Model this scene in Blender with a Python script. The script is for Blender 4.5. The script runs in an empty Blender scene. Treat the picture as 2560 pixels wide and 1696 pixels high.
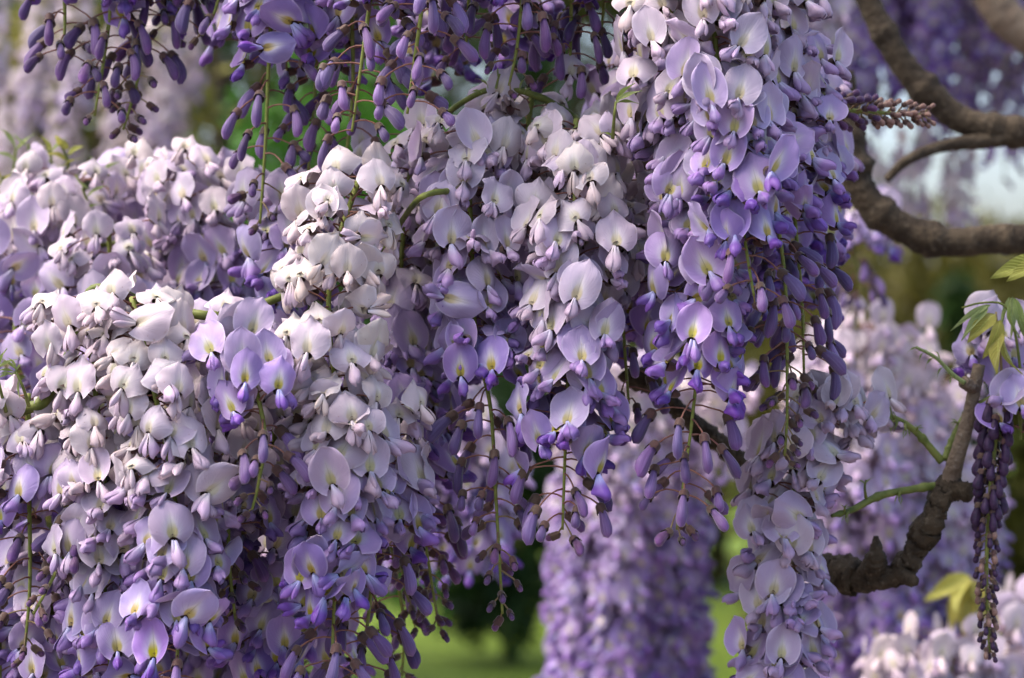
import bpy, math, random
import numpy as np
from mathutils import Vector, Matrix, Euler

R = math.radians
random.seed(7)
RNG = np.random.default_rng(7)
scene = bpy.context.scene
COL = scene.collection

# ------------------------------------------------------------------ camera
CZ, CD = 1.6, 1.2                      # camera height, distance to the focus plane
FPX = 85.0 / 36.0 * 2560.0             # focal length in photograph pixels
cam_d = bpy.data.cameras.new('camera')
cam_d.lens = 85.0
cam_d.sensor_width = 36.0
cam_d.clip_start, cam_d.clip_end = 0.05, 2000.0
cam_d.dof.use_dof = True
cam_d.dof.focus_distance = CD - 0.02
cam_d.dof.aperture_fstop = 8.5
cam = bpy.data.objects.new('camera', cam_d)
COL.objects.link(cam)
cam.location = (0, -CD, CZ)
cam.rotation_euler = (R(90), 0, 0)
scene.camera = cam

# ------------------------------------------------------------------ sky and sun
SUN_EL, SUN_AZ = 60.0, -98.0           # azimuth clockwise from +Y (away from the camera)
world = bpy.data.worlds.new('World')
scene.world = world
world.use_nodes = True
wn = world.node_tree
bg = wn.nodes['Background']
sky = wn.nodes.new('ShaderNodeTexSky')
sky.sky_type = 'NISHITA'
sky.sun_disc = False
sky.sun_elevation = R(SUN_EL)
sky.sun_rotation = R(SUN_AZ)
sky.air_density = 0.8
sky.dust_density = 4.0
sky.ozone_density = 0.6
wn.links.new(sky.outputs[0], bg.inputs[0])
bg.inputs[1].default_value = 0.11
sun_d = bpy.data.lights.new('sun', 'SUN')
sun_d.energy = 1.2
sun_d.angle = R(55)
sun_d.color = (1.0, 0.92, 0.80)
sun = bpy.data.objects.new('sun', sun_d)
COL.objects.link(sun)
sdir = Vector((math.sin(R(SUN_AZ)) * math.cos(R(SUN_EL)), math.cos(R(SUN_AZ)) * math.cos(R(SUN_EL)), math.sin(R(SUN_EL))))
sun.rotation_euler = sdir.to_track_quat('Z', 'Y').to_euler()
sun.location = (0, 0, 6)

vs = scene.view_settings
vs.view_transform = 'Standard'
vs.look = 'None'
vs.exposure = 1.88
vs.gamma = 1.0
vs.use_curve_mapping = False
cy = scene.cycles
cy.use_denoising = True
cy.max_bounces = 5
cy.diffuse_bounces = 2
cy.transmission_bounces = 3
cy.glossy_bounces = 2
cy.use_adaptive_sampling = True
cy.adaptive_threshold = 0.01

# ------------------------------------------------------------------ helpers
def P(px, py, dep=0.0):
    """photograph pixel + depth behind the focus plane -> world point"""
    d = CD + dep
    return np.array([(px - 1280.0) / FPX * d, dep, CZ - (py - 848.0) / FPX * d])

def smooth_path(pts, n):
    """Catmull-Rom through pts, n samples evenly spaced by arc length"""
    p = np.array(pts, float)
    p = np.vstack([2 * p[0] - p[1], p, 2 * p[-1] - p[-2]])
    out = []
    for i in range(1, len(p) - 2):
        for k in range(24):
            t = k / 24.0
            a, b, c, d = p[i - 1], p[i], p[i + 1], p[i + 2]
            out.append(0.5 * ((2 * b) + (c - a) * t + (2 * a - 5 * b + 4 * c - d) * t * t + (3 * b - a - 3 * c + d) * t ** 3))
    out.append(p[-2])
    out = np.array(out)
    s = np.r_[0, np.cumsum(np.linalg.norm(np.diff(out, axis=0), axis=1))]
    q = np.linspace(0, s[-1], n)
    return np.stack([np.interp(q, s, out[:, k]) for k in range(3)], 1), s[-1]

class MB:
    """collects geometry for one mesh object"""
    def __init__(self):
        self.v, self.f, self.m, self.uv = [], [], [], []
    def add(self, verts, faces, mat=0, uvs=None):
        o = len(self.v)
        self.v.extend(map(tuple, verts))
        self.f.extend([tuple(i + o for i in f) for f in faces])
        self.m.extend([mat] * len(faces))
        self.uv.extend(uvs if uvs is not None else [(0.0, 0.0)] * len(verts))
    def grid(self, Pts, U, V, mat=0):
        nv, nu = Pts.shape[:2]
        faces = [(j * nu + i, j * nu + i + 1, (j + 1) * nu + i + 1, (j + 1) * nu + i) for j in range(nv - 1) for i in range(nu - 1)]
        self.add(Pts.reshape(-1, 3), faces, mat, list(zip(U.reshape(-1).tolist(), V.reshape(-1).tolist())))
    def tube(self, pts, rad, sides=6, mat=0, caps=True, lump=0.0):
        pts = np.asarray(pts, float); n = len(pts)
        rad = np.broadcast_to(np.asarray(rad, float), (n,))
        tan = np.gradient(pts, axis=0)
        tan /= np.linalg.norm(tan, axis=1)[:, None] + 1e-12
        ref = np.array([0.0, 1.0, 0.0]) if abs(tan[:, 1]).mean() < 0.8 else np.array([1.0, 0, 0])
        a = np.cross(tan, ref); a /= np.linalg.norm(a, axis=1)[:, None] + 1e-12
        b = np.cross(tan, a)
        th = np.linspace(0, 2 * math.pi, sides, endpoint=False)
        r = np.repeat(rad[:, None], sides, 1)
        if lump:
            r = r * (1 + lump * RNG.normal(0, 1, r.shape))
        V = pts[:, None, :] + r[:, :, None] * (np.cos(th)[None, :, None] * a[:, None, :] + np.sin(th)[None, :, None] * b[:, None, :])
        faces = [(i * sides + j, i * sides + (j + 1) % sides, (i + 1) * sides + (j + 1) % sides, (i + 1) * sides + j) for i in range(n - 1) for j in range(sides)]
        if caps:
            faces.append(tuple(range(sides))[::-1]); faces.append(tuple((n - 1) * sides + j for j in range(sides)))
        uv = [(j / sides, i / max(1, n - 1)) for i in range(n) for j in range(sides)]
        self.add(V.reshape(-1, 3), faces, mat, uv)
    def mesh(self, name, mats, smooth=True):
        me = bpy.data.meshes.new(name)
        me.from_pydata(self.v, [], self.f)
        for m in mats:
            me.materials.append(m)
        me.polygons.foreach_set('material_index', self.m)
        me.polygons.foreach_set('use_smooth', [smooth] * len(self.f))
        uvl = me.uv_layers.new(name='UVMap')
        idx = np.empty(len(me.loops), np.int32); me.loops.foreach_get('vertex_index', idx)
        uvl.data.foreach_set('uv', np.array(self.uv, np.float32)[idx].reshape(-1))
        me.update()
        return me

def link(name, data, parent=None, loc=None):
    o = bpy.data.objects.new(name, data)
    COL.objects.link(o)
    if parent is not None:
        o.parent = parent
    if loc is not None:
        o.location = loc
    return o

def tag(o, label, cat, group=None, kind=None):
    if label: o['label'] = label
    if cat: o['category'] = cat
    if group: o['group'] = group
    if kind: o['kind'] = kind
    return o

# ------------------------------------------------------------------ materials
class NT:
    def __init__(self, name):
        self.mat = bpy.data.materials.new(name)
        self.mat.use_nodes = True
        self.t = self.mat.node_tree
        self.t.nodes.clear()
    def n(self, typ, **kw):
        x = self.t.nodes.new(typ)
        for k, v in kw.items():
            if k.startswith('i_'):
                x.inputs[k[2:]].default_value = v
            else:
                setattr(x, k, v)
        return x
    def l(self, a, b):
        self.t.links.new(a, b)
    def val(self, s, x):
        if isinstance(x, (int, float)): s.default_value = x
        elif isinstance(x, tuple): s.default_value = x if len(x) == 4 else (*x, 1)
        else: self.l(x, s)
    def math(self, op, a, b=0.0, c=None, clamp=False):
        x = self.n('ShaderNodeMath', operation=op, use_clamp=clamp)
        self.val(x.inputs[0], a); self.val(x.inputs[1], b)
        if c is not None: self.val(x.inputs[2], c)
        return x.outputs[0]
    def mix(self, f, a, b, mode='MIX'):
        x = self.n('ShaderNodeMix', data_type='RGBA', blend_type=mode)
        self.val(x.inputs[0], f); self.val(x.inputs[6], a); self.val(x.inputs[7], b)
        return x.outputs[2]
    def step(self, x, lo, hi, o0=0.0, o1=1.0):
        m = self.n('ShaderNodeMapRange', interpolation_type='SMOOTHSTEP')
        self.val(m.inputs[0], x)
        m.inputs[1].default_value = lo; m.inputs[2].default_value = hi
        m.inputs[3].default_value = o0; m.inputs[4].default_value = o1
        return m.outputs[0]
    def noise(self, vec, scale, detail=2.0, rough=0.5):
        x = self.n('ShaderNodeTexNoise')
        x.inputs['Scale'].default_value = scale; x.inputs['Detail'].default_value = detail; x.inputs['Roughness'].default_value = rough
        if vec is not None: self.l(vec, x.inputs['Vector'])
        return x.outputs[0]
    def finish(self, color, transl=0.0, rough=0.5, spec=0.3, bump=None, bump_d=0.0002, sheen=0.0, tcol=None):
        p = self.n('ShaderNodeBsdfPrincipled')
        self.val(p.inputs['Base Color'], color)
        self.val(p.inputs['Roughness'], rough)
        p.inputs['Specular IOR Level'].default_value = spec
        p.inputs['Sheen Weight'].default_value = sheen
        out = self.n('ShaderNodeOutputMaterial')
        if bump is not None:
            b = self.n('ShaderNodeBump'); b.inputs['Distance'].default_value = bump_d
            b.inputs['Strength'].default_value = 0.6
            self.val(b.inputs['Height'], bump); self.l(b.outputs[0], p.inputs['Normal'])
        if transl > 0:
            t = self.n('ShaderNodeBsdfTranslucent'); self.val(t.inputs[0], tcol if tcol is not None else color)
            m = self.n('ShaderNodeMixShader'); m.inputs[0].default_value = transl
            self.l(p.outputs[0], m.inputs[1]); self.l(t.outputs[0], m.inputs[2])
            self.l(m.outputs[0], out.inputs[0])
        else:
            self.l(p.outputs[0], out.inputs[0])
        return self.mat

def petal_nodes(name):
    k = NT(name)
    uv = k.n('ShaderNodeUVMap').outputs[0]
    sp = k.n('ShaderNodeSeparateXYZ'); k.l(uv, sp.inputs[0])
    oi = k.n('ShaderNodeObjectInfo')
    oc = k.n('ShaderNodeSeparateColor'); k.l(oi.outputs['Color'], oc.inputs[0])
    tc = k.n('ShaderNodeTexCoord').outputs['Object']
    return k, uv, sp.outputs[0], sp.outputs[1], oc.outputs[0], oc.outputs[1], oc.outputs[2], oi.outputs['Random'], tc

def streaks(k, u, v, su, sv):
    c = k.n('ShaderNodeCombineXYZ')
    k.l(k.math('MULTIPLY', u, su), c.inputs[0]); k.l(k.math('MULTIPLY', v, sv), c.inputs[1])
    return k.noise(c.outputs[0], 1.0, 2.0)

def mat_banner():
    # object colour: R age (0 fresh .. 1 faded), G depth of the purple, B warmth
    k, uv, u, v, age, dep, warm, rnd, tc = petal_nodes('banner_petal_skin')
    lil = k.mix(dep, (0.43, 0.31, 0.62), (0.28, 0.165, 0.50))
    old = k.mix(warm, (0.55, 0.44, 0.59), (0.65, 0.565, 0.52))
    edge = k.mix(age, lil, old)
    pale = k.mix(age, (0.70, 0.65, 0.78), (0.71, 0.64, 0.65))
    au = k.math('ABSOLUTE', u)
    # pale heart of the petal, darker rim
    rr = k.math('SQRT', k.math('ADD', k.math('MULTIPLY', k.math('MULTIPLY', u, u), 1.3), k.math('POWER', k.math('MULTIPLY', v, 0.95), 2.0)))
    heart = k.step(rr, 0.80, 0.10)
    wob = k.noise(tc, 130.0, 2.0)
    heart = k.math('MULTIPLY', heart, k.math('ADD', 0.60, wob))
    c = k.mix(heart, edge, pale)
    # radiating fine veins
    ang = k.n('ShaderNodeMath', operation='ARCTAN2'); k.l(u, ang.inputs[0]); k.l(k.math('ADD', v, 0.12), ang.inputs[1])
    cx = k.n('ShaderNodeCombineXYZ'); k.l(k.math('MULTIPLY', ang.outputs[0], 16.0), cx.inputs[0]); k.l(k.math('MULTIPLY', rr, 1.4), cx.inputs[1]); k.l(k.math('MULTIPLY', rnd, 40.0), cx.inputs[2])
    vein = k.noise(cx.outputs[0], 1.0, 2.0)
    c = k.mix(k.step(vein, 0.5, 0.70, 0.0, 0.36), c, k.mix(age, (0.34, 0.24, 0.52), (0.60, 0.50, 0.58)))
    # whitish flame up the midline then the yellow blotch at the foot
    fl = k.math('MULTIPLY', k.step(k.math('SUBTRACT', au, k.math('MULTIPLY', k.step(v, 0.8, 0.0), 0.10)), 0.20, 0.0), k.step(v, 0.80, 0.15))
    c = k.mix(k.math('MULTIPLY', fl, k.mix(age, (0.95,)*3, (0.55,)*3)), c, (0.82, 0.78, 0.70))
    ywid = k.math('ADD', 0.11, k.math('MULTIPLY', k.step(v, 0.50, 0.05), 0.20))
    yl = k.math('MULTIPLY', k.step(k.math('SUBTRACT', au, ywid), 0.07, -0.06), k.step(v, 0.48, 0.14))
    yamt = k.math('MULTIPLY', yl, k.mix(age, (0.95, 0.95, 0.95), (0.32, 0.32, 0.32)))
    c = k.mix(yamt, c, (0.50, 0.41, 0.035))
    brown = k.math('MULTIPLY', k.step(v, 0.09, 0.0), k.step(au, 0.8, 0.2))
    c = k.mix(k.math('MULTIPLY', brown, 0.35), c, (0.22, 0.10, 0.06))
    line = k.math('MULTIPLY', k.step(au, 0.030, 0.004), k.step(v, 0.75, 0.3))
    c = k.mix(k.math('MULTIPLY', line, 0.5), c, k.mix(age, (0.20, 0.17, 0.10), (0.60, 0.52, 0.42)))
    # rare brown freckles
    vo = k.n('ShaderNodeTexVoronoi'); vo.inputs['Scale'].default_value = 420.0; k.l(tc, vo.inputs['Vector'])
    spot = k.math('MULTIPLY', k.step(vo.outputs['Distance'], 0.20, 0.08), k.step(k.noise(tc, 90.0), 0.60, 0.68))
    c = k.mix(k.math('MULTIPLY', spot, k.math('MULTIPLY', age, 0.6)), c, (0.35, 0.20, 0.16))
    # the thin margin is paler, with its rim highlight painted into the colour
    rim = k.math('MAXIMUM', k.step(au, 0.90, 0.99), k.step(v, 0.955, 0.995))
    c = k.mix(k.math('MULTIPLY', rim, 0.40), c, k.mix(age, (0.72, 0.60, 0.86), (0.86, 0.80, 0.82)))
    brn = k.math('MULTIPLY', k.math('MULTIPLY', k.math('MAXIMUM', k.step(au, 0.80, 1.0), k.step(v, 0.86, 1.0)), k.step(k.noise(tc, 210.0, 3.0), 0.56, 0.66)), k.math('MULTIPLY', age, 0.55))
    c = k.mix(brn, c, (0.40, 0.28, 0.17))
    hsv = k.n('ShaderNodeHueSaturation'); k.l(c, hsv.inputs['Color'])
    r2 = k.math('FRACT', k.math('MULTIPLY', rnd, 17.3))
    k.l(k.math('ADD', 0.72, k.math('MULTIPLY', r2, 0.24)), hsv.inputs['Value'])
    k.l(k.math('ADD', 0.478, k.math('MULTIPLY', rnd, 0.040)), hsv.inputs['Hue'])
    k.l(k.math('ADD', 0.85, k.math('MULTIPLY', k.math('FRACT', k.math('MULTIPLY', rnd, 5.7)), 0.30)), hsv.inputs['Saturation'])
    return k.finish(hsv.outputs[0], 0.14, 0.52, 0.24, bump=vein, bump_d=0.0004, sheen=0.05)

def mat_wing():
    k, uv, u, v, age, dep, warm, rnd, tc = petal_nodes('wing_petal_skin')
    tip = k.mix(age, k.mix(dep, (0.19, 0.075, 0.42), (0.10, 0.034, 0.26)), k.mix(warm, (0.46, 0.34, 0.54), (0.60, 0.49, 0.41)))
    base = k.mix(age, (0.42, 0.44, 0.76), (0.72, 0.62, 0.60))
    c = k.mix(k.step(v, 0.05, 0.62), base, tip)
    st = streaks(k, u, v, 14.0, 1.6)
    c = k.mix(k.step(st, 0.45, 0.72, 0, 0.30), c, k.mix(age, (0.13, 0.05, 0.30), (0.44, 0.28, 0.42)))
    hsv = k.n('ShaderNodeHueSaturation'); k.l(c, hsv.inputs['Color'])
    k.l(k.math('ADD', 0.82, k.math('MULTIPLY', rnd, 0.36)), hsv.inputs['Value'])
    k.l(k.math('ADD', 0.485, k.math('MULTIPLY', rnd, 0.03)), hsv.inputs['Hue'])
    return k.finish(hsv.outputs[0], 0.12, 0.46, 0.32, bump=st, bump_d=0.0003, sheen=0.05)

def mat_bud():
    # R maturity (0 = tiny dark .. 1 = about to open)
    k, uv, u, v, age, dep, warm, rnd, tc = petal_nodes('bud_petal_skin')
    c = k.mix(age, (0.085, 0.030, 0.090), k.mix(dep, (0.20, 0.13, 0.33), (0.060, 0.022, 0.105)))
    st = streaks(k, u, v, 26.0, 1.3)
    c = k.mix(k.step(st, 0.42, 0.75, 0, 0.55), c, k.mix(age, (0.16, 0.07, 0.20), k.mix(dep, (0.36, 0.30, 0.54), (0.11, 0.058, 0.19))))
    c = k.mix(k.step(v, 0.75, 1.0, 0, 0.5), c, (0.20, 0.085, 0.30))
    hsv = k.n('ShaderNodeHueSaturation'); k.l(c, hsv.inputs['Color'])
    k.l(k.math('ADD', 0.75, k.math('MULTIPLY', rnd, 0.5)), hsv.inputs['Value'])
    k.l(k.math('ADD', 0.48, k.math('MULTIPLY', rnd, 0.04)), hsv.inputs['Hue'])
    return k.finish(hsv.outputs[0], 0.12, 0.55, 0.30, bump=st, bump_d=0.0006, sheen=0.25)

def mat_calyx():
    k, uv, u, v, age, dep, warm, rnd, tc = petal_nodes('calyx_skin')
    n = k.noise(tc, 500.0, 3.0)
    c = k.mix(n, (0.045, 0.018, 0.018), (0.12, 0.050, 0.046))
    c = k.mix(k.math('MULTIPLY', rnd, 0.40), c, (0.075, 0.065, 0.025))
    return k.finish(c, 0.08, 0.6, 0.3, bump=n, bump_d=0.0003, sheen=0.25)

def mat_noise(name, c1, c2, scale, transl=0.0, rough=0.6, spec=0.25, bump_d=0.0004, detail=4.0, stretch=None, vary=0.0):
    k = NT(name)
    tc = k.n('ShaderNodeTexCoord').outputs['Object']
    if stretch:
        mp = k.n('ShaderNodeMapping'); mp.inputs['Scale'].default_value = stretch; k.l(tc, mp.inputs[0]); tc = mp.outputs[0]
    n = k.noise(tc, scale, detail, 0.6)
    c = k.mix(k.step(n, 0.3, 0.7), c1, c2)
    if vary:
        rnd = k.n('ShaderNodeObjectInfo').outputs['Random']
        h = k.n('ShaderNodeHueSaturation'); k.l(c, h.inputs['Color'])
        k.l(k.math('ADD', 1 - vary, k.math('MULTIPLY', rnd, 2 * vary)), h.inputs['Value']); c = h.outputs[0]
    return k.finish(c, transl, rough, spec, bump=n, bump_d=bump_d)

def mat_bark(name, c1, c2, c3):
    k = NT(name)
    tc = k.n('ShaderNodeTexCoord').outputs['Object']
    n1 = k.noise(tc, 60.0, 6.0, 0.65); n2 = k.noise(tc, 260.0, 5.0, 0.6)
    c = k.mix(k.step(n1, 0.35, 0.65), c1, c2)
    c = k.mix(k.step(n2, 0.55, 0.72), c, c3)
    h = k.math('ADD', k.math('MULTIPLY', n1, 0.7), k.math('MULTIPLY', n2, 0.5))
    return k.finish(c, 0, 0.75, 0.2, bump=h, bump_d=0.012)

def mat_leaf(name, c1, c2, transl=0.4):
    k, uv, u, v, age, dep, warm, rnd, tc = petal_nodes(name)
    c = k.mix(rnd, c1, c2)
    au = k.math('ABSOLUTE', u)
    w = k.n('ShaderNodeTexWave', wave_type='BANDS'); w.inputs['Scale'].default_value = 3.0; w.inputs['Distortion'].default_value = 1.0
    cx = k.n('ShaderNodeCombineXYZ'); k.l(k.math('SUBTRACT', k.math('MULTIPLY', v, 1.2), k.math('MULTIPLY', au, 0.35)), cx.inputs[0])
    k.l(cx.outputs[0], w.inputs['Vector'])
    c = k.mix(k.math('MULTIPLY', w.outputs['Fac'], 0.25), c, tuple(min(1, 1.5 * x + 0.02) for x in c1))
    c = k.mix(k.step(au, 0.07, 0.01), c, tuple(min(1, 1.7 * x + 0.03) for x in c1))
    return k.finish(c, transl, 0.5, 0.3, bump=w.outputs['Fac'], bump_d=0.0006, sheen=0.15)

M_BAN, M_WING, M_BUD, M_CAL = mat_banner(), mat_wing(), mat_bud(), mat_calyx()
M_RACH = mat_noise('rachis_green', (0.16, 0.20, 0.035), (0.25, 0.27, 0.07), 300.0, 0.1, 0.55)
M_PED = mat_noise('pedicel_maroon', (0.17, 0.065, 0.055), (0.28, 0.14, 0.10), 250.0, 0.1, 0.55)
M_PEDG = mat_noise('pedicel_olive', (0.20, 0.12, 0.06), (0.26, 0.20, 0.10), 250.0, 0.1, 0.55)
M_TWIG = mat_noise('green_twig_skin', (0.075, 0.10, 0.018), (0.17, 0.19, 0.045), 120.0, 0.0, 0.55, bump_d=0.001)
M_BARK = mat_bark('vine_bark', (0.030, 0.021, 0.013), (0.075, 0.055, 0.034), (0.12, 0.095, 0.065))
M_BARKL = mat_bark('smooth_vine_bark', (0.14, 0.10, 0.07), (0.20, 0.155, 0.11), (0.26, 0.22, 0.17))
M_CUT = mat_noise('cut_wood', (0.42, 0.32, 0.17), (0.30, 0.20, 0.10), 400.0)
M_LEAFY = mat_leaf('young_leaf_yellow', (0.30, 0.32, 0.06), (0.40, 0.33, 0.07))
M_LEAFG = mat_leaf('young_leaf_green', (0.22, 0.29, 0.07), (0.30, 0.36, 0.15))

# ------------------------------------------------------------------ flower pieces
def banner_mesh(i, W, H, th0, th1, side, cup, asym, wave, droop, nu=15, nv=15):
    mb = MB()
    rng = np.random.default_rng(100 + i)
    W *= 1.07; H *= 1.0; cup *= 1.5
    apex = rng.uniform(.0008, .0022) if nu > 9 else .0002; skew = rng.uniform(0, .16)
    v = (1 - np.cos(np.linspace(0, math.pi, nv))) / 2
    v = 0.5 * v + 0.5 * np.linspace(0, 1, nv)
    u = np.linspace(-1, 1, nu)
    U, V = np.meshgrid(u, v)
    up = np.clip((V - 0.45) / 0.55, 0, 1); lo = np.clip((0.45 - V) / 0.45, 0, 1)
    hw = np.where(V >= 0.45, np.sqrt(np.clip(1 - up ** 2.15, 0, 1)), np.sqrt(np.clip(1 - 0.82 * lo ** 2.6, 0, 1)))
    hw *= W / 2
    y = U * hw * (1 + asym * U)
    # curve of the blade along its length
    vv = np.linspace(0, 1, 200)
    th = th0 + th1 * vv ** 1.3
    cxx = np.r_[0, np.cumsum(-np.sin(th))[:-1]] / 200 * H
    czz = np.r_[0, np.cumsum(np.cos(th))[:-1]] / 200 * H
    x = np.interp(V, vv, cxx); z = np.interp(V, vv, czz); t = np.interp(V, vv, th)
    n = -side * (np.abs(y) / (W / 2)) ** 2 * W * 0.5                       # sides swing back
    n += cup * W * np.abs(U) ** 2.5 * np.clip(1 - V, 0, 1)                 # lower lobes cup forward
    n -= 0.0017 * np.exp(-np.abs(y) / 0.0017) * np.clip(1.15 - V, 0, 1)     # crease down the middle
    n += 0.0011 * np.exp(-np.abs(y) / 0.0016) * np.clip((V - 0.6) / 0.4, 0, 1) ** 2
    ph = rng.uniform(0, 6.28, 4)
    edge = np.clip(np.maximum(np.abs(U) ** 4, V ** 5), 0, 1)
    n += wave * edge * (np.sin(5 * np.arctan2(y, z - 0.4 * H) + ph[0]) + 0.6 * np.sin(9 * np.arctan2(y, z - 0.4 * H) + ph[1]))
    n -= 0.0022 * edge * rng.uniform(0.2, 1.2)
    n += 0.0006 * np.sin(3.1 * U + ph[2]) * np.sin(4.2 * V + ph[3])
    z = z - 0.0042 * U ** 2 * np.clip(1 - V, 0, 1) ** 3 - droop * np.abs(y) / (W / 2) * V * H * 0.6
    yy = y * (1 - 0.10 * droop)
    z = z + apex * np.exp(-(y / 0.0022) ** 2) * np.clip((V - .55) / .45, 0, 1) ** 2
    n = n + np.sign(rng.normal()) * skew * W * (y / (W / 2)) * V ** 2
    px = 0.0042 + x + n * np.cos(t); pz = 0.0008 + z + n * np.sin(t)
    mb.grid(np.stack([px, yy, pz], 2), U, V)
    return mb.mesh('banner_petal', [M_BAN])

BAN_OPEN = [banner_mesh(i, W, H, a, b, s, c, asy, w, 0.0) for i, (W, H, a, b, s, c, asy, w) in enumerate([
    (.0205, .0200, .10, .25, .10, .08, .00, .0003), (.0195, .0195, .25, .10, -.10, .12, .04, .0005),
    (.0215, .0205, .00, .55, .22, .02, -.05, .0004), (.0188, .0205, .30, -.35, -.20, .16, .02, .0004),
    (.0210, .0190, .15, .45, .30, .00, .05, .0009), (.0182, .0198, .05, -.15, -.28, .18, -.03, .0005),
    (.0200, .0185, .35, .30, .24, .06, .08, .0010), (.0206, .0208, .20, -.30, .12, .20, -.07, .0006),
    (.0212, .0196, .45, -.60, -.12, .10, .06, .0008), (.0200, .0190, -.05, .75, .05, .14, -.09, .0009),
    (.0190, .0200, .10, .10, .55, .10, .03, .0006), (.0208, .0188, .30, .60, -.15, .05, .10, .0012)])]
BAN_HALF = [banner_mesh(20 + i, W, H, a, b, s, c, asy, w, 0.0) for i, (W, H, a, b, s, c, asy, w) in enumerate([
    (.0165, .0180, -.35, .15, .75, .05, .0, .0003), (.0160, .0175, -.55, .35, .95, .10, .05, .0004), (.0170, .0180, -.15, -.10, .60, .12, -.04, .0004)])]
BAN_FADE = [banner_mesh(40 + i, W, H, a, b, s, c, asy, w, d) for i, (W, H, a, b, s, c, asy, w, d) in enumerate([
    (.0215, .0170, .10, 1.30, .30, .00, .05, .0008, .25), (.0225, .0165, .45, 1.10, .20, .06, -.06, .0012, .35),
    (.0200, .0175, .00, .80, .45, .04, .08, .0010, .15), (.0220, .0160, .60, 1.20, .40, -.04, .02, .0013, .45),
    (.0195, .0180, .20, .60, .12, .15, -.10, .0010, .10), (.0205, .0170, .30, 1.60, .10, .10, .10, .0014, .30)])]

def wing_mesh(side, L, hh, bb, delta, opn, curl, blunt=0.62):
    """one cupped wing petal; the pair closes along its ridge at the foot and parts towards the lip"""
    mb = MB()
    ns, na = 11, 8
    s = np.linspace(0, 1, ns); a = np.linspace(-0.10, 2.45, na)
    A, S = np.meshgrid(a, s)
    prof = (0.30 + 0.70 * np.clip(S / blunt, 0, 1) ** 1.1) * np.sqrt(np.clip(1 - np.clip((S - blunt) / (1.0 - blunt), 0, 1) ** 3.2, 0.012, 1))
    lat = side * (bb * prof * np.sin(A) + opn * bb * S ** 1.5 * (0.45 + 0.55 * np.clip(A / 2.4, 0, 1)))
    up = hh * prof * np.cos(A) + 0.0012 * S
    up -= curl * np.clip((A - 1.5), 0, 1) * 0.002 * S
    al = L * S * (1 + 0.10 * np.cos(A) * S)          # the ridge runs on a little longer than the lower edge
    d = delta + 0.55 * (S - 0.4)
    ax = np.cos(delta) * al; az = -np.sin(delta) * al
    x = 0.0040 + ax + np.sin(d) * up; z = -0.0002 + az + np.cos(d) * up
    lat = lat + side * .0003 * np.sin(7 * S + 3 * A)
    mb.grid(np.stack([x, lat, z], 2), A / 2.5, S)
    return mb.mesh('wing_petal', [M_WING])

WINGS = [(wing_mesh(1, *p), wing_mesh(-1, *q)) for p, q in [
    ((.0140, .0044, .0036, 0.90, .10, 0.5, .62), (.0142, .0044, .0034, 0.92, .06, 0.5, .62)),
    ((.0132, .0048, .0040, 1.05, .30, 1.0, .70), (.0128, .0046, .0038, 1.00, .22, 0.8, .66)),
    ((.0150, .0042, .0036, 0.75, .05, 0.2, .58), (.0146, .0042, .0036, 0.78, .05, 0.2, .60)),
    ((.0138, .0046, .0042, 1.20, .18, 0.6, .68), (.0134, .0050, .0036, 1.12, .40, 1.2, .72)),
    ((.0146, .0040, .0040, 1.00, .50, 1.0, .55), (.0142, .0044, .0036, 0.95, .15, 0.4, .66))]]
WINGS_OLD = [(wing_mesh(1, *p), wing_mesh(-1, *q)) for p, q in [
    ((.0150, .0030, .0030, 1.30, 1.1, 1.5, .50), (.0150, .0032, .0030, 1.25, 0.9, 1.5, .55)),
    ((.0140, .0028, .0026, 1.45, 1.5, 2.0, .50), (.0132, .0030, .0028, 1.35, 1.2, 2.0, .60)),
    ((.0145, .0040, .0034, 1.10, .60, 1.0, .60), (.0140, .0036, .0032, 1.20, .9, 1.6, .55)),
    ((.0135, .0034, .0032, 0.85, .50, 2.2, .45), (.0140, .0040, .0034, 1.00, .3, 1.0, .65))]]

def ellipsoid(mb, L, profile, ry, rz, bend, mat, n=9, sides=9, x0=0.0):
    s = np.linspace(0, 1, n)
    th = np.linspace(0, 2 * math.pi, sides, endpoint=True)
    T, S = np.meshgrid(th, s)
    pr = np.interp(S, profile[0], profile[1])
    x = x0 + L * S
    y = ry * pr * np.cos(T); z = rz * pr * np.sin(T) - bend * L * S ** 2
    mb.grid(np.stack([x, y, z], 2), T / 6.2832, S, mat)

def flower_core_mesh(delta):
    """calyx cup and the keel hidden between the wings"""
    mb = MB()
    ellipsoid(mb, .0062, ([0, .15, .5, .8, 1], [.25, .7, 1, 1.08, 1.12]), .0026, .0028, 0.05, 0, 6, 10, -0.0034)
    m2 = MB()
    ellipsoid(m2, .0120, ([0, .25, .6, .9, 1], [.4, .7, 1, .6, .05]), .0017, .0030, -0.25, 1, 7, 8)
    c, s_ = math.cos(delta), math.sin(delta)
    mb.add([(.0035 + p[0] * c + p[2] * s_, p[1], -p[0] * s_ + p[2] * c) for p in m2.v], m2.f, 1, m2.uv)
    return mb.mesh('flower', [M_CAL, M_WING])
CORES = [flower_core_mesh(d) for d in (0.95, 1.1, 1.25)]

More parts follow.
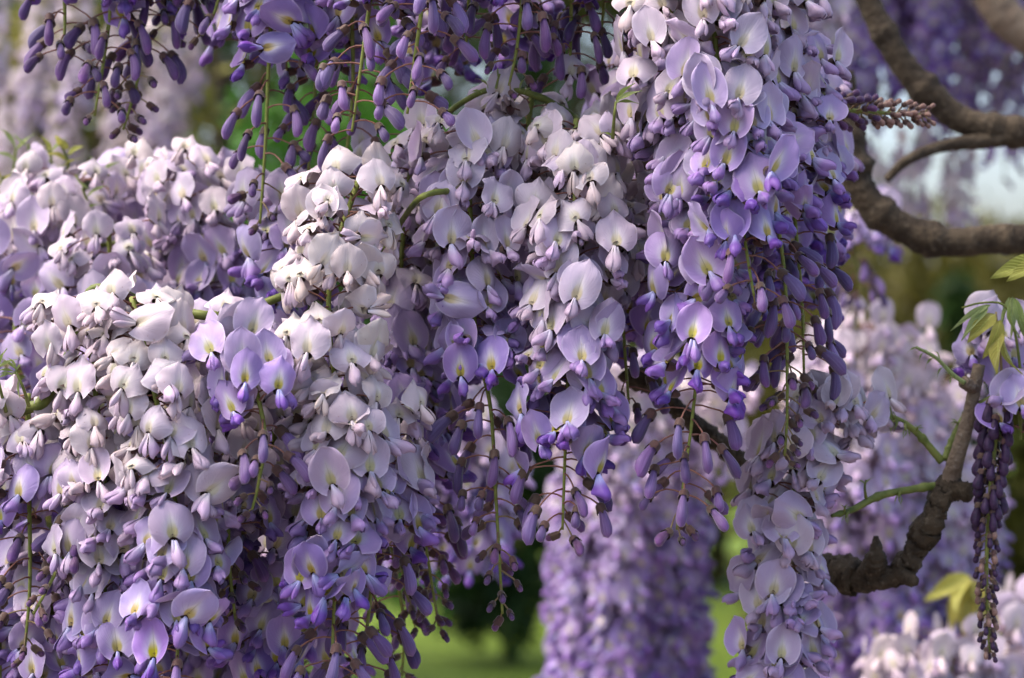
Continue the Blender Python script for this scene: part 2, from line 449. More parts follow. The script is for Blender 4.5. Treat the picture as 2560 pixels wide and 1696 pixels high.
PROF_BUD = ([0, .12, .3, .55, .76, .9, .97, 1], [.52, .56, .66, .90, 1.0, .80, .46, .03])
PROF_CAL = ([0, .1, .35, .7, 1], [.25, .75, 1.0, 1.02, 1.10])
def bud_pair(L, ry, rz, bend, cl, cr):
    b = MB(); ellipsoid(b, L, PROF_BUD, ry, rz, bend, 0, 12, 11, 0.0)
    c = MB(); ellipsoid(c, cl, PROF_CAL, cr, cr * 1.1, 0.03, 0, 7, 10, -0.0016)
    # two or three pointed calyx teeth
    for a in (0.6, 2.5, 4.4):
        p = np.array([cl - .0016, cr * 1.08 * math.cos(a), cr * 1.15 * math.sin(a)])
        q = np.array([0, -math.sin(a), math.cos(a)]) * .0011
        c.add([p + q, p - q, p + np.array([.0016, .0002 * math.cos(a), .0002 * math.sin(a)])], [(0, 1, 2)])
    return b.mesh('bud', [M_BUD]), c.mesh('calyx', [M_CAL])
BUD_BIG = [bud_pair(.0178, .0027, .0039, .22, .0050, .0025), bud_pair(.0160, .0026, .0036, .14, .0048, .0024), bud_pair(.0186, .0026, .0038, .32, .0052, .0025), bud_pair(.0168, .0029, .0034, .10, .0048, .0025)]
BUD_MID = [bud_pair(.0120, .0026, .0033, .12, .0048, .0025), bud_pair(.0110, .0024, .0030, .06, .0046, .0024), bud_pair(.0130, .0025, .0032, .2, .0050, .0025)]
M_BUDB = mat_noise('brown_bud_skin', (.20,.10,.085), (.30,.19,.15), 350.0, .1, .55, .3)
BUD_SML = [bud_pair(.0082, .0018, .0021, .1, .0052, .0021), bud_pair(.0072, .0016, .0019, .0, .0050, .0019)]

def brown(pair):
    me = pair[0].copy(); me.materials.clear(); me.materials.append(M_BUDB); return me, pair[1]
BUD_BRN = [brown(p) for p in BUD_SML]
M_BUDD = mat_noise('dark_bud_skin', (.018,.008,.028), (.050,.022,.064), 300.0, .05, .55, .3)
def dark(pair):
    me = pair[0].copy(); me.materials.clear(); me.materials.append(M_BUDD); return me, pair[1]
BUD_DRK = [dark(p) for p in BUD_MID]; BUD_DRS = [dark(p) for p in BUD_SML] + BUD_BRN[:1]
# single-mesh flowers for things too far off to show their petals
def joined_flower(i, ban, wing, core):
    mb = MB()
    for me, ms in ((core, {0: 2, 1: 1}), (ban, {0: 0}), (wing[0], {0: 1}), (wing[1], {0: 1})):
        uvs = {}
        for p in me.polygons:
            for li in p.loop_indices:
                uvs[me.loops[li].vertex_index] = tuple(me.uv_layers[0].data[li].uv)
        for mi in ms:
            fs = [tuple(p.vertices) for p in me.polygons if p.material_index == mi]
            used = sorted({q for f in fs for q in f}); rm = {q: k for k, q in enumerate(used)}
            mb.add([tuple(me.vertices[q].co) for q in used], [tuple(rm[q] for q in f) for f in fs], ms[mi], [uvs[q] for q in used])
    return mb
J_OPEN = [joined_flower(i, banner_mesh(60 + i, W, H, a, b, s, c, y_, w, 0.0, 7, 7), WINGS[i % 4], CORES[i % 3]) for i, (W, H, a, b, s, c, y_, w) in enumerate([
    (.0205, .0200, .10, .25, .16, .05, .00, .0003), (.0215, .0205, .00, .55, .22, .02, -.05, .0004), (.0195, .0195, .3, -.1, .12, .1, .04, .0005)])]
J_FADE = [joined_flower(i, banner_mesh(70 + i, W, H, a, b, s, c, y_, w, d, 7, 7), WINGS_OLD[i % 3], CORES[i % 3]) for i, (W, H, a, b, s, c, y_, w, d) in enumerate([
    (.0215, .0170, .10, 1.30, .30, .00, .05, .0008, .25), (.0200, .0175, .00, .80, .45, .04, .08, .0010, .15)])]
JM_OPEN = [m.mesh('flower', [M_BAN, M_WING, M_CAL]) for m in J_OPEN]
JM_FADE = [m.mesh('flower', [M_BAN, M_WING, M_CAL]) for m in J_FADE]

# ------------------------------------------------------------------ racemes
def frame(yaw, pitch, roll):
    return Euler((roll, pitch, yaw), 'XYZ')   # x outward; positive pitch tips the nose down

def stage_at(t, st):
    f, p, fr, bb = st
    if t < f: return 'fade', 1.0 - 0.12 * (t / max(f, 1e-6))
    if t < p: return 'pale', 0.80 - 0.42 * (t - f) / max(p - f, 1e-6)
    if t < fr: return 'fresh', 0.36 - 0.36 * (t - p) / max(fr - p, 1e-6)
    if t < bb: return 'big', 1.0 - 0.6 * (t - fr) / max(bb - fr, 1e-6)
    return 'small', 1.0 - (t - bb) / max(1 - bb, 1e-6)

# petals already placed, so that new flowers find room between them
BAN_C, BAN_N, LIP_P = np.zeros((9000, 3)), np.zeros((9000, 3)), np.zeros((30000, 3))
NB = NL = 0
RIM = np.array([(.0045, .0100 * math.cos(a), .0105 + .0098 * math.sin(a)) for a in np.linspace(0, 2 * math.pi, 8, endpoint=False)])
LIP = np.array([(.0040 + .57 * .0145 * k, y, -.82 * .0145 * k) for k in (.45, .8, 1.05) for y in (-.0028, .0028)])
BUDP = np.array([(.006, 0, 0), (.011, 0, -.001), (.016, 0, -.002)])
def clash(e, M, bud, sc):
    lips = e + (BUDP if bud else LIP) * sc @ M.T
    score = 0.0
    if NB:
        near = np.nonzero(np.abs(BAN_C[:NB] - e).max(1) < .034)[0]
        if len(near):
            C, N = BAN_C[near], BAN_N[near]
            for pts, th, wt in ((lips, .0034, 1.0),) + (() if bud else ((e + RIM * sc @ M.T, .0012, .35),)):
                d = pts[:, None, :] - C[None]
                x = (d * N[None]).sum(2)
                rad = np.sqrt(np.clip((d ** 2).sum(2) - x ** 2, 0, None))
                score += wt * ((np.abs(x) < th) & (rad < .0100)).sum()
    if not bud and NL:
        c = e + np.array([.0042, 0, .0105]) * sc @ M.T; n_ = M[:, 0]
        d = LIP_P[:NL] - c
        d = d[np.abs(d).max(1) < .016]
        if len(d):
            x = d @ n_; rad = np.sqrt(np.clip((d ** 2).sum(1) - x ** 2, 0, None))
            score += ((np.abs(x) < .0034) & (rad < .0100)).sum()
    return score, lips
def occupy(e, M, bud, sc, lips):
    global NB, NL
    if not bud:
        BAN_C[NB] = e + np.array([.0042, 0, .0105]) * sc @ M.T; BAN_N[NB] = M[:, 0]; NB += 1
    LIP_P[NL:NL + len(lips)] = lips; NL += len(lips)

NR = 0
def raceme(label, pts, st, dens=340, ped=0.020, deep=0.5, warm=0.4, parts=True, group=None, scale=1.0, seed=0, bias=0.42, back=0.6, cat='raceme', t0=0.0, agej=0.10, name='wisteria_raceme', rr=1.0):
    """one hanging flower cluster: stem with its pedicels, flowers and buds as parts. pts: (px, py, depth)"""
    global NR; NR += 1
    rnd = random.Random(1000 + seed * 17 + NR)
    W = [P(*p) for p in pts]
    path, L = smooth_path(W, 60)
    root = link(name, None, None, path[0]); root.empty_display_size = 0.01
    tag(root, label, cat, group)
    org = path[0]
    sm = MB()
    tt = np.linspace(0, 1, 60)
    sm.tube(path - org, 0.00155 * scale * (1 - 0.55 * tt), 7, 0)
    fe = st[2]
    n_open = int(dens * 1.75 * L * fe / scale); n_bud = int(dens * 0.92 * L * (1 - fe) / scale)
    n = max(4, n_open + n_bud)
    ga = rnd.uniform(0, 6.28)
    items = []
    for i in range(n):
        q_ = i + 0.5 + rnd.uniform(-0.35, 0.35)
        t = q_ / n_open * fe if q_ < n_open else fe + (1 - fe) * (q_ - n_open) / max(1, n - n_open)
        t = min(.995, max(0, t))
        kind, age = stage_at(t, st)
        ga += 2.39996 + rnd.uniform(-0.35, 0.35)
        phi = ga % (2 * math.pi)
        # outward direction; -Y is the side of the viewer and of the open light
        rear = math.sin(phi) > 0.45
        if rear and rnd.random() > back: continue
        p0 = np.array([np.interp(t, tt, path[:, k]) for k in range(3)])
        is_bud = kind in ('big', 'small')
        sc = scale * (rnd.uniform(0.77, 0.96) if not is_bud else rnd.uniform(.85, 1.05))
        best = None
        for attempt in range(11 if parts else 1):
            ph = phi + (rnd.gauss(0, 0.45) if attempt else 0)
            o = np.array([math.cos(ph), math.sin(ph), 0.0])
            if not is_bud:
                ln = ped * rr * rnd.uniform(0.65, 1.25) * (1.08 - .28 * t) * scale; be = rnd.uniform(-0.40, 0.35)
                pit = rnd.gauss(-0.05 if kind != 'fade' else 0.10, 0.24); rol = rnd.gauss(0, 0.25)
                if rnd.random() < .14: rol = rnd.gauss(0, .75); pit = rnd.gauss(.1, .5)
            elif kind == 'big':
                ln = ped * rnd.uniform(0.75, 1.1) * scale * (0.75 + 0.25 * age); be = rnd.uniform(0.0, 0.55)
                pit = rnd.uniform(0.45, 1.2); rol = rnd.gauss(0, .3)
            else:
                ln = ped * rnd.uniform(0.6, 0.9) * scale * (0.35 + 0.6 * age); be = rnd.uniform(0.1, 0.7)
                if t > 0.93: be = rnd.uniform(0.6, 1.2)
                pit = rnd.uniform(0.25, 0.95); rol = rnd.gauss(0, .3)
            e = p0 + ln * (math.cos(be) * o - math.sin(be) * np.array([0, 0, 1.0]))
            # flowers turn a little towards the open side
            dy = math.atan2(math.sin(-math.pi / 2 - ph), math.cos(-math.pi / 2 - ph))
            yaw = ph + bias * dy + rnd.gauss(0, 0.28)
            E = frame(yaw, pit, rol); M = np.array(E.to_matrix())
            score, lips = clash(e, M, is_bud, sc) if parts else (0, None)
            if best is None or score < best[0]: best = (score, e, ln, E, M, lips)
            if score < .3: break
        score, e, ln, E, M, lips = best
        if score > (4.0 if not is_bud else 2.5): continue
        if parts: occupy(e, M, is_bud, sc, lips)
        mid = (p0 + e) / 2 + np.array([0, 0, ln * rnd.uniform(0.04, 0.16)])
        sm.tube(np.array([p0, (p0 * .5 + mid * .5) + np.array([0, 0, ln * .03]), mid, (mid * .5 + e * .5) + np.array([0, 0, ln * .03]), e]) - org,
                np.array([.00060, .00046, .00042, .00045, .00062]) * scale, 5, 1 if kind != 'small' else 2, caps=False)
        loc = e - org
        if kind in ('fade', 'pale', 'fresh'):
            ag = min(1, max(0, age + rnd.uniform(-agej, agej)))
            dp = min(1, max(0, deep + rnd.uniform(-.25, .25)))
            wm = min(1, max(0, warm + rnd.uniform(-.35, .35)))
            colr = (ag, dp, wm, 1)
            if not parts:
                me = rnd.choice(JM_FADE if (kind == 'fade' and rnd.random() < 0.12) else JM_OPEN)
                f = link('flower', me, root, loc); f.rotation_euler = E; f.scale = (sc,) * 3; f.color = colr
                continue
            f = link('flower', rnd.choice(CORES), root, loc); f.rotation_euler = E; f.scale = (sc,) * 3; f.color = colr
            if kind == 'fade' and rnd.random() < 0.90: bm_, wp = rnd.choice(BAN_FADE), rnd.choice(WINGS_OLD)
            elif kind == 'fresh' and age < 0.10 and rnd.random() < 0.55: bm_, wp = rnd.choice(BAN_HALF), rnd.choice(WINGS)
            else: bm_, wp = rnd.choice(BAN_OPEN), rnd.choice(WINGS)
            b = link('banner_petal', bm_, f); b.color = colr
            k = rnd.uniform(0.93, 1.07)
            b.scale = (1, k * rnd.choice((-1, 1)), rnd.uniform(0.94, 1.06)); b.rotation_euler = (0, rnd.gauss(-0.04, 0.10), rnd.gauss(0, 0.06))
            we = (rnd.gauss(0, .18), rnd.gauss(0, .16), rnd.gauss(0, .25)); ws = rnd.uniform(.74, .96)
            for wm_ in wp:
                w = link('wing_petal', wm_, f); w.color = colr; w.rotation_euler = we; w.scale = (ws,) * 3
        else:
            if kind == 'big': bm_, cm = rnd.choice(BUD_BIG if age > 0.62 or rnd.random() < 0.3 else BUD_MID)
            else: bm_, cm = rnd.choice(BUD_MID if (age > 0.7 and rnd.random() < 0.7) else BUD_SML)
            mat_ = (age if kind == 'big' else 0.15 * age)
            b = link('bud', bm_, root, loc); b.rotation_euler = E; b.scale = (sc * (0.92 + 0.16 * age),) * 3
            b.color = (0.45 + 0.55 * mat_, min(1, max(0, deep + rnd.uniform(-.4, .4))), warm, 1) if kind == 'big' else (mat_, deep, warm, 1)
            c = link('calyx', cm, b)
    link('stem', sm.mesh('stem', [M_RACH, M_PED, M_PEDG]), root)
    return root

FRONT = 'sharp flower clusters hanging on the vine'
# --- the big right-hand bunch
raceme('long lilac raceme with a bare green tip of drooping violet buds, beside the thick bark', [(1830,-170,.01),(1870,150,.01),(1925,450,0),(1962,700,0),(1968,1000,0),(1962,1140,0)], (.12,.46,.54,.82), 380, deep=.5)
raceme('lilac raceme whose violet bud tip hangs before the blurred purple cluster', [(1665,-170,.0),(1690,200,-.01),(1738,500,-.015),(1745,850,-.015),(1730,1050,-.015),(1692,1325,-.015)], (.18,.46,.78,.95), 370, deep=.45, warm=.5)
raceme('pale to lilac raceme with yellow-eyed petals and a short stub of stem', [(1760,-150,-.02),(1800,200,-.035),(1840,450,-.04),(1868,640,-.04),(1885,740,-.04)], (.22,.55,.86,.98), 360, deep=.55, warm=.5)
raceme('lilac raceme with a row of heavy violet buds down its outer edge', [(1930,-60,.03),(1965,250,.03),(1985,520,.03),(2005,760,.03),(2010,950,.03)], (0,.45,.62,1.0), 330, deep=.5)
# --- centre
raceme('whitish raceme turning lilac, yellow-eyed, with a loose tip of violet buds', [(1440,300,.02),(1438,520,-.005),(1440,750,-.01),(1420,950,-.01),(1412,1150,-.01),(1406,1325,-.01)], (.30,.62,.84,.97), 390, deep=.45, warm=.55)
raceme('faded pinkish raceme tucked behind the white yellow-eyed one', [(1530,340,.05),(1545,600,.05),(1560,850,.05),(1572,1010,.05)], (.55,.7,.75,1), 330)
raceme('narrow raceme of lilac flowers ending in a long sparse thread of dark buds', [(1165,300,.03),(1178,600,.01),(1190,850,.01),(1226,1020,.01),(1240,1250,.01),(1256,1535,.01)], (.05,.40,.54,.80), 330, ped=.0185, deep=.5)
raceme('short white raceme under the green arching twig', [(1330,240,.05),(1310,400,.05),(1290,650,.05)], (.5,.95,1,1), 340, warm=.6)
raceme('cream faded raceme of capped petals with green stem showing, over violet flowers', [(900,440,.02),(835,640,-.02),(822,800,-.03),(845,1050,-.04),(840,1350,-.04),(830,1650,-.04),(822,1830,-.04)], (.5,.62,.80,1), 360, warm=.70, deep=.45)
raceme('faded mauve raceme sunk in shade, with a drooping olive bud tip', [(1040,330,.07),(1010,560,.07),(1000,800,.07),(1020,1100,.06),(1062,1350,.06),(1096,1565,.06)], (.35,.5,.70,.84), 350, warm=.1, deep=.8)  # petals coloured deeper to put the surrounding shade into them
raceme('shaded raceme with an arching tip of small brown buds', [(1070,420,.10),(1075,760,.11),(1050,1050,.10),(990,1250,.08),(1000,1400,.08),(1035,1560,.08)], (.15,.4,.68,.8), 330, warm=.1, deep=.9)  # its deep purple paints in the shade between neighbours
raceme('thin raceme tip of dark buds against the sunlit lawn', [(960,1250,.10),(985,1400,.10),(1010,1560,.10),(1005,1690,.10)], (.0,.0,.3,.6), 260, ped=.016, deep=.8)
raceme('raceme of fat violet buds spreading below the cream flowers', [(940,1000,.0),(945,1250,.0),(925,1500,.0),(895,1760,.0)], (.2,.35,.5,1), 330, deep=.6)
# --- left front
raceme('broad faded raceme with purple-lipped flowers at its lower end', [(330,745,-.02),(375,930,-.04),(430,1200,-.05),(450,1450,-.05),(440,1700,-.05),(435,1840,-.05)], (.42,.58,.82,1), 380, warm=.55, deep=.45)
raceme('white raceme on the left shoulder of the broad faded one', [(215,745,.0),(235,950,-.01),(262,1200,-.02),(262,1450,-.02),(280,1760,-.02)], (.45,.75,.92,1), 350, warm=.55)
raceme('thin raceme tip of brown buds between the two heavy faded racemes', [(555,1000,.01),(568,1250,.0),(574,1420,-.01),(590,1560,-.01)], (.45,.55,.6,.7), 320, ped=.016, deep=.7)
raceme('short fresh violet raceme with green bud tip lying over cream flowers', [(600,830,-.03),(632,945,-.055),(662,1085,-.06),(648,1200,-.06),(630,1275,-.06)], (0,.15,.55,.78), 330, ped=.0155, deep=.35)
raceme('faded raceme filling the hollow behind the short violet one', [(540,790,.02),(545,1000,.03),(530,1250,.03),(520,1500,.03)], (.15,.5,1,1), 320, warm=.2, deep=.85)  # deepened purple stands in for the shade of the hollow
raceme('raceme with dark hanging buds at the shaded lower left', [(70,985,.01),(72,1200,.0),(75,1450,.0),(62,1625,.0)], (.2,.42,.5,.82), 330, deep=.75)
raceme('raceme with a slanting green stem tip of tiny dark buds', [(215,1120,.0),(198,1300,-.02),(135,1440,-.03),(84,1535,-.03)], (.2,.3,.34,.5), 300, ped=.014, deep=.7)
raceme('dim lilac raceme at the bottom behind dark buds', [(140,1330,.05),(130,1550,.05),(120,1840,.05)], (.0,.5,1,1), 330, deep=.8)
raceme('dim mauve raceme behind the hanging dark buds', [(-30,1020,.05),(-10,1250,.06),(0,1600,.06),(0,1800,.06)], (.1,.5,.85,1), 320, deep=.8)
raceme('faded raceme in the shade between cream and white ones', [(690,1000,.05),(680,1250,.04),(675,1500,.03),(670,1780,.03)], (.15,.5,.9,1), 330, warm=.2, deep=.75)  # shade between the bunches is painted as deeper purple
raceme('lilac raceme standing up beside a dry brown scrap', [(735,470,.09),(725,600,.08),(700,760,.08)], (0,.5,1,1), 380, deep=.35)

# --- left, behind: bright pale bank
BANK = 'pale blurred racemes banked behind the sharp ones'
for k, (pts, st, lab) in enumerate([
    ([(190,440,.22),(175,600,.24),(190,820,.24)], (.25,1,1,1), 'cream blurred raceme on the bank beside young yellow shoots'),
    ([(470,395,.20),(470,560,.2),(480,840,.2)], (.1,.9,1,1), 'pale rounded raceme on the bank below dangling violet buds'),
    ([(350,420,.27),(345,600,.28),(330,830,.28)], (0,.5,1,1), 'lilac-tinted blurred raceme with one violet bud on the crest'),
    ([(35,620,.20),(60,740,.2),(55,940,.2)], (0,.15,.95,1), 'blue-lilac blurred raceme with violet lower lips'),
    ([(600,460,.18),(600,620,.18),(590,830,.18)], (.0,.7,1,1), 'pale blurred raceme next to the lilac upright one'),
    ([(20,470,.27),(10,600,.27),(0,760,.27)], (.35,1,1,1), 'cream white blurred raceme above the blue-lilac one'),
    ([(270,560,.15),(280,700,.15),(300,900,.13)], (.3,1,1,1), 'white raceme half hidden by a green side shoot'),
    ([(120,500,.20),(110,640,.20),(120,800,.20)], (.3,1,1,1), 'cream raceme against the grey-violet far curtain')]):
    raceme(lab, pts, st, 420, deep=.4, warm=.35, group=BANK, rr=1.25)

# --- upper row: young buds' own dark purple, deepened to paint in their shade
TOP = 'violet bud racemes dangling from above'
for pts, st, dn, dp, lab in [
    ([(150,-260,.08),(158,-60,.08),(162,60,.08),(155,150,.08)], (.1,.3,.55,1), 330, .8, 'dark raceme tip with open lilac petals and two fat buds'),
    ([(290,-260,.08),(278,0,.08),(258,160,.08),(236,290,.08)], (.1,.3,.48,.93), 330, .85, 'dark violet raceme with one lone bud at its tip'),
    ([(370,-260,.09),(360,0,.09),(345,190,.09),(308,325,.09)], (.1,.3,.5,.74), 330, .9, 'raceme with tiny brown buds on a pale green tip'),
    ([(455,-260,.1),(450,-60,.1),(440,90,.1)], (.1,.3,.5,.9), 300, .9, 'short dark raceme nearly out of the top'),
    ([(560,-260,.07),(560,-90,.07),(540,20,.07),(505,90,.07)], (.1,.3,.6,.85), 240, .85, 'dark raceme with buds trailing on a slant'),
    ([(690,-280,.05),(680,0,.05),(670,200,.05),(664,350,.05),(650,560,.05)], (.1,.30,.50,.86), 230, .65, 'long raceme of violet buds hanging before green foliage'),
    ([(800,-260,.07),(795,0,.07),(790,180,.07),(780,330,.07),(770,430,.07)], (.1,.45,.64,.9), 260, .6, 'lilac raceme with dark bud tip overlapping green foliage'),
    ([(870,-240,.06),(880,60,.06),(880,250,.06),(852,490,.06)], (.05,.35,.5,.80), 210, .6, 'raceme with a thin green tip of pinkish buds above the cream bunch'),
    ([(950,-260,.0),(930,-40,.0),(905,150,.0),(880,330,.0)], (.05,.3,.5,1), 340, .4, 'raceme of large silvery lilac buds'),
    ([(1072,-260,-.02),(1056,0,-.02),(1036,150,-.02),(1018,285,-.02)], (.05,.2,.3,.95), 330, .3, 'raceme with a bold green stem and silvery violet buds'),
    ([(1180,-260,.04),(1175,-60,.04),(1165,120,.04)], (.1,.3,.5,1), 330, .8, 'dusky raceme of big buds in the shade of the vine'),
    ([(1315,-260,.02),(1306,-20,.02),(1292,120,.02),(1272,215,.02)], (.05,.3,.48,.85), 320, .6, 'violet raceme with hooked tip over the arching green twig'),
    ([(1430,-260,.04),(1428,0,.04),(1425,180,.04)], (.1,.35,.55,1), 340, .8, 'dark violet raceme beside the cut twig'),
    ([(1520,-260,.05),(1515,-60,.05),(1500,110,.05)], (.1,.35,.6,1), 340, .9, 'dark violet raceme pressed against the pale right bunch'),
    ([(640,-240,.14),(620,-60,.14),(610,120,.14)], (.1,.7,1,1), 330, .6, 'dusky open raceme behind the long violet buds'),
    ([(1100,-240,.14),(1100,0,.14),(1095,200,.14)], (.1,.6,1,1), 330, .8, 'deep violet shaded raceme behind silvery buds'),
    ([(1280,-240,.12),(1300,-20,.12),(1320,160,.12)], (.1,.6,1,1), 330, .9, 'deep violet shaded raceme behind the hooked tip')]:
    raceme(lab, pts, st, dn, deep=dp, warm=.2, group=TOP, ped=.0185)

# --- lower right
raceme('loose pale raceme hanging alone from the green side twig', [(2150,1020,.07),(2040,1070,.05),(1980,1250,.05),(1960,1450,.05),(1950,1700,.05),(1940,1860,.05)], (.0,.98,1,1), 410, deep=.7, warm=.4, rr=.95)

# --- racemes deeper inside the vine, their shade partly painted as deep purple
def inner(label, group, spots, st, deep, warm, length):
    for (x, y, d) in spots:
        l = length * random.uniform(.9, 1.1) * FPX / (CD + d)
        raceme(label, [(x, y, d), (x + random.uniform(-20, 20), y + l * .5, d), (x + random.uniform(-30, 30), y + l, d)], st, 300, deep=deep, warm=warm, parts=False, group=group, rr=1.2, back=.3)
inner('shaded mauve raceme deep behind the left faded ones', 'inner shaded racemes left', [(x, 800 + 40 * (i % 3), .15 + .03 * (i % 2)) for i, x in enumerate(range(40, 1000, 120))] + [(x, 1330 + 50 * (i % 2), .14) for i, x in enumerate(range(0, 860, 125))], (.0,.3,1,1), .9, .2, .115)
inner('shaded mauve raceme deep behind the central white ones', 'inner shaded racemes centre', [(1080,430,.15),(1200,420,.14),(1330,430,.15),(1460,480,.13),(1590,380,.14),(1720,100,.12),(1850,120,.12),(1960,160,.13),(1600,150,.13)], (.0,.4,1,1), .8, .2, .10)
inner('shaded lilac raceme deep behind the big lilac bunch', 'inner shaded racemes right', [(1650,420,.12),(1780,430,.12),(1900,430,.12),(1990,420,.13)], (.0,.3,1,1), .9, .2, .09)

# ------------------------------------------------------------------ tight bud racemes
def bud_spike(label, pts, n, seed, ped, pitch, big, small, sc0, sc1, up=False):
    rnd = random.Random(seed)
    path, L = smooth_path([P(*p) for p in pts], 50)
    root = link('wisteria_bud_spike', None, None, path[0]); root.empty_display_size = .01
    tag(root, label, 'bud spike')
    tt = np.linspace(0, 1, 50); sm = MB()
    sm.tube(path - path[0], 0.0016 * (1 - .5 * tt), 7, 0)
    ga = 0
    for i in range(n):
        t = (i + .5) / n
        p0 = np.array([np.interp(t, tt, path[:, k]) for k in range(3)])
        tg = np.array([np.interp(min(1, t + .02), tt, path[:, k]) for k in range(3)]) - np.array([np.interp(max(0, t - .02), tt, path[:, k]) for k in range(3)])
        tg /= np.linalg.norm(tg)
        ga += 2.4 + rnd.uniform(-.3, .3)
        a = np.cross(tg, [0, 1.0, 0.0]); a /= np.linalg.norm(a); b = np.cross(tg, a)
        o = math.cos(ga) * a + math.sin(ga) * b
        ln = ped * (1 - .5 * t) * rnd.uniform(.8, 1.2)
        e = p0 + ln * (o * .9 + tg * .45)
        sm.tube(np.array([p0, (p0 + e) / 2, e]) - path[0], .0005, 5, 2, caps=False)
        d = Vector(tg * math.cos(pitch) + o * math.sin(pitch))
        bm_, cm = rnd.choice(big if t < .45 else small)
        m = link('bud', bm_, root, e - path[0])
        q = d.to_track_quat('X', 'Z'); m.rotation_euler = q.to_euler()
        s = sc0 + (sc1 - sc0) * t
        m.scale = (s,) * 3; m.color = ((.45 - .30 * t) if not up else .0, 1.0, .3, 1)
        c_ = link('calyx', cm, m); c_.scale = (.60, .85, .85)
    link('stem', sm.mesh('stem', [M_RACH, M_PED, M_PEDG]), root)
bud_spike('slender dark spike of tight overlapping buds hanging beside the pruned branch', [(2500,985,.06),(2480,1180,.06),(2466,1420,.06),(2474,1630,.06)], 84, 5, .0066, .30, BUD_DRK, BUD_DRS, 1.08, .72)
bud_spike('brownish pink bud spike sticking out sideways before the thick bark', [(2040,272,.06),(2150,279,.07),(2250,286,.08),(2316,291,.08)], 58, 6, .0075, .62, BUD_SML, BUD_BRN, 1.05, .65, up=True)

# ------------------------------------------------------------------ wood
def wood(name, label, cat, pts, rad, mat, sides=14, lump=.05, n=80, cut_end=False, knobs=0, seed=0, group=None, wob=0.0):
    path, L = smooth_path([P(*p) for p in pts], n)
    rng = np.random.default_rng(seed)
    r = np.interp(np.linspace(0, 1, n), np.linspace(0, 1, len(rad)), rad)
    if knobs:
        for _ in range(knobs):
            c = rng.uniform(0, 1); r = r * (1 + rng.uniform(.12, .35) * np.exp(-((np.linspace(0, 1, n) - c) / .022) ** 2))
    if wob:
        w = np.cumsum(rng.normal(0, wob, (n, 3)), axis=0); w -= np.linspace(0, 1, n)[:, None] * w[-1]
        path = path + w
    mb = MB(); mb.tube(path - path[0], r, sides, 0, True, lump)
    o = link(name, mb.mesh(name, [mat]), None, path[0])
    tag(o, label, cat, group)
    if cut_end:
        d = path[-1] - path[-2]; d /= np.linalg.norm(d)
        c = MB(); c.tube(np.array([path[-1] - d * .0005, path[-1] + d * .0006]) - path[0], np.array([r[-1] * .98, r[-1] * .9]), 12, 0)
        link('cut_face', c.mesh('cut_face', [M_CUT]), o)
    return o, path, r

wood('vine_branch', 'thick bare vine limb curving down from the top and out to the side', 'branch', [(2120,-160,.36),(2170,0,.36),(2250,150,.36),(2330,240,.36),(2430,310,.36),(2680,350,.36)], [0.00669,0.00758,0.00847,0.00874,0.00936,0.00981], M_BARK, 18, .035, 110, knobs=6, seed=1)
wood('vine_branch', 'thick bare vine limb bending up behind the lilac bunch', 'branch', [(2110,180,.30),(2125,340,.30),(2150,470,.30),(2230,555,.30),(2360,605,.30),(2500,598,.30),(2680,605,.30)], [0.00636,0.00864,0.00955,0.00955,0.00909,0.00909,0.00955], M_BARK, 18, .035, 110, knobs=7, seed=2)
wood('vine_branch', 'thinner grey vine limb joining the two thick ones', 'branch', [(2215,450,.33),(2270,400,.33),(2360,365,.345),(2480,350,.355),(2560,335,.355)], [0.00267,0.00356,0.00400,0.00534,0.00534], M_BARK, 14, .05, 70, seed=3)
wood('vine_branch', 'pale out-of-focus limb in the upper corner', 'branch', [(2440,-120,.9),(2490,10,.9),(2560,80,.9),(2700,150,.9)], [.014,.016,.017,.018], M_BARKL, 16, .03, 60, seed=4)
root_w, path_w, rad_w = wood('vine_branch', 'crooked dark knobbly branch with a pruned smooth shoot and green side twigs', 'branch', [(1560,930,.14),(1700,1010,.14),(1850,1160,.15),(1960,1330,.14),(2080,1420,.12),(2180,1462,.10),(2260,1430,.09),(2300,1340,.085),(2335,1270,.08),(2372,1215,.08)], [.0042,.0046,.0050,.0054,.0060,.0068,.0064,.0054,.0054,.0066], M_BARK, 22, .085, 200, knobs=16, seed=5, wob=.0005)
def sub_branch(name, pts, rad, mat, root=root_w, sides=10, n=40, lump=.03, nodes=0, seed=0):
    path, L = smooth_path([P(*p) for p in pts], n)
    r = np.interp(np.linspace(0, 1, n), np.linspace(0, 1, len(rad)), rad)
    rng = np.random.default_rng(seed)
    for _ in range(nodes):
        r = r * (1 + .35 * np.exp(-((np.linspace(0, 1, n) - rng.uniform(.1, .95)) / .02) ** 2))
    o0 = np.array(root.location)
    mb = MB(); mb.tube(path - o0, r, sides, 0, True, lump)
    o = link(name, mb.mesh(name, [mat]), root)
    return o, path
o, p = sub_branch('pruned_shoot', [(2370,1225,.08),(2390,1150,.075),(2420,1050,.07),(2448,912,.07)], [.0056,.0042,.0036,.0033], M_BARKL)
c = MB(); c.tube(np.array([p[-1] - (p[-1] - p[-2]) * .1, p[-1] + (p[-1] - p[-2]) * .12]) - np.array(root_w.location), [.0034, .0031], 12, 0)
link('cut_face', c.mesh('cut_face', [mat_noise('weathered_cut', (.05,.035,.025), (.20,.15,.10), 500.0)]), o)
sub_branch('stub', [(2440,975,.07),(2425,965,.065),(2408,955,.062)], [.0030,.0036,.0034], M_BARKL)
sub_branch('stub', [(2372,1222,.08),(2395,1225,.075),(2425,1232,.07)], [.0065,.0052,.0050], M_BARK, lump=.12)
sub_branch('stub', [(2180,1440,.10),(2190,1390,.09),(2190,1340,.09)], [.0080,.0062,.0012], M_BARK, lump=.08)
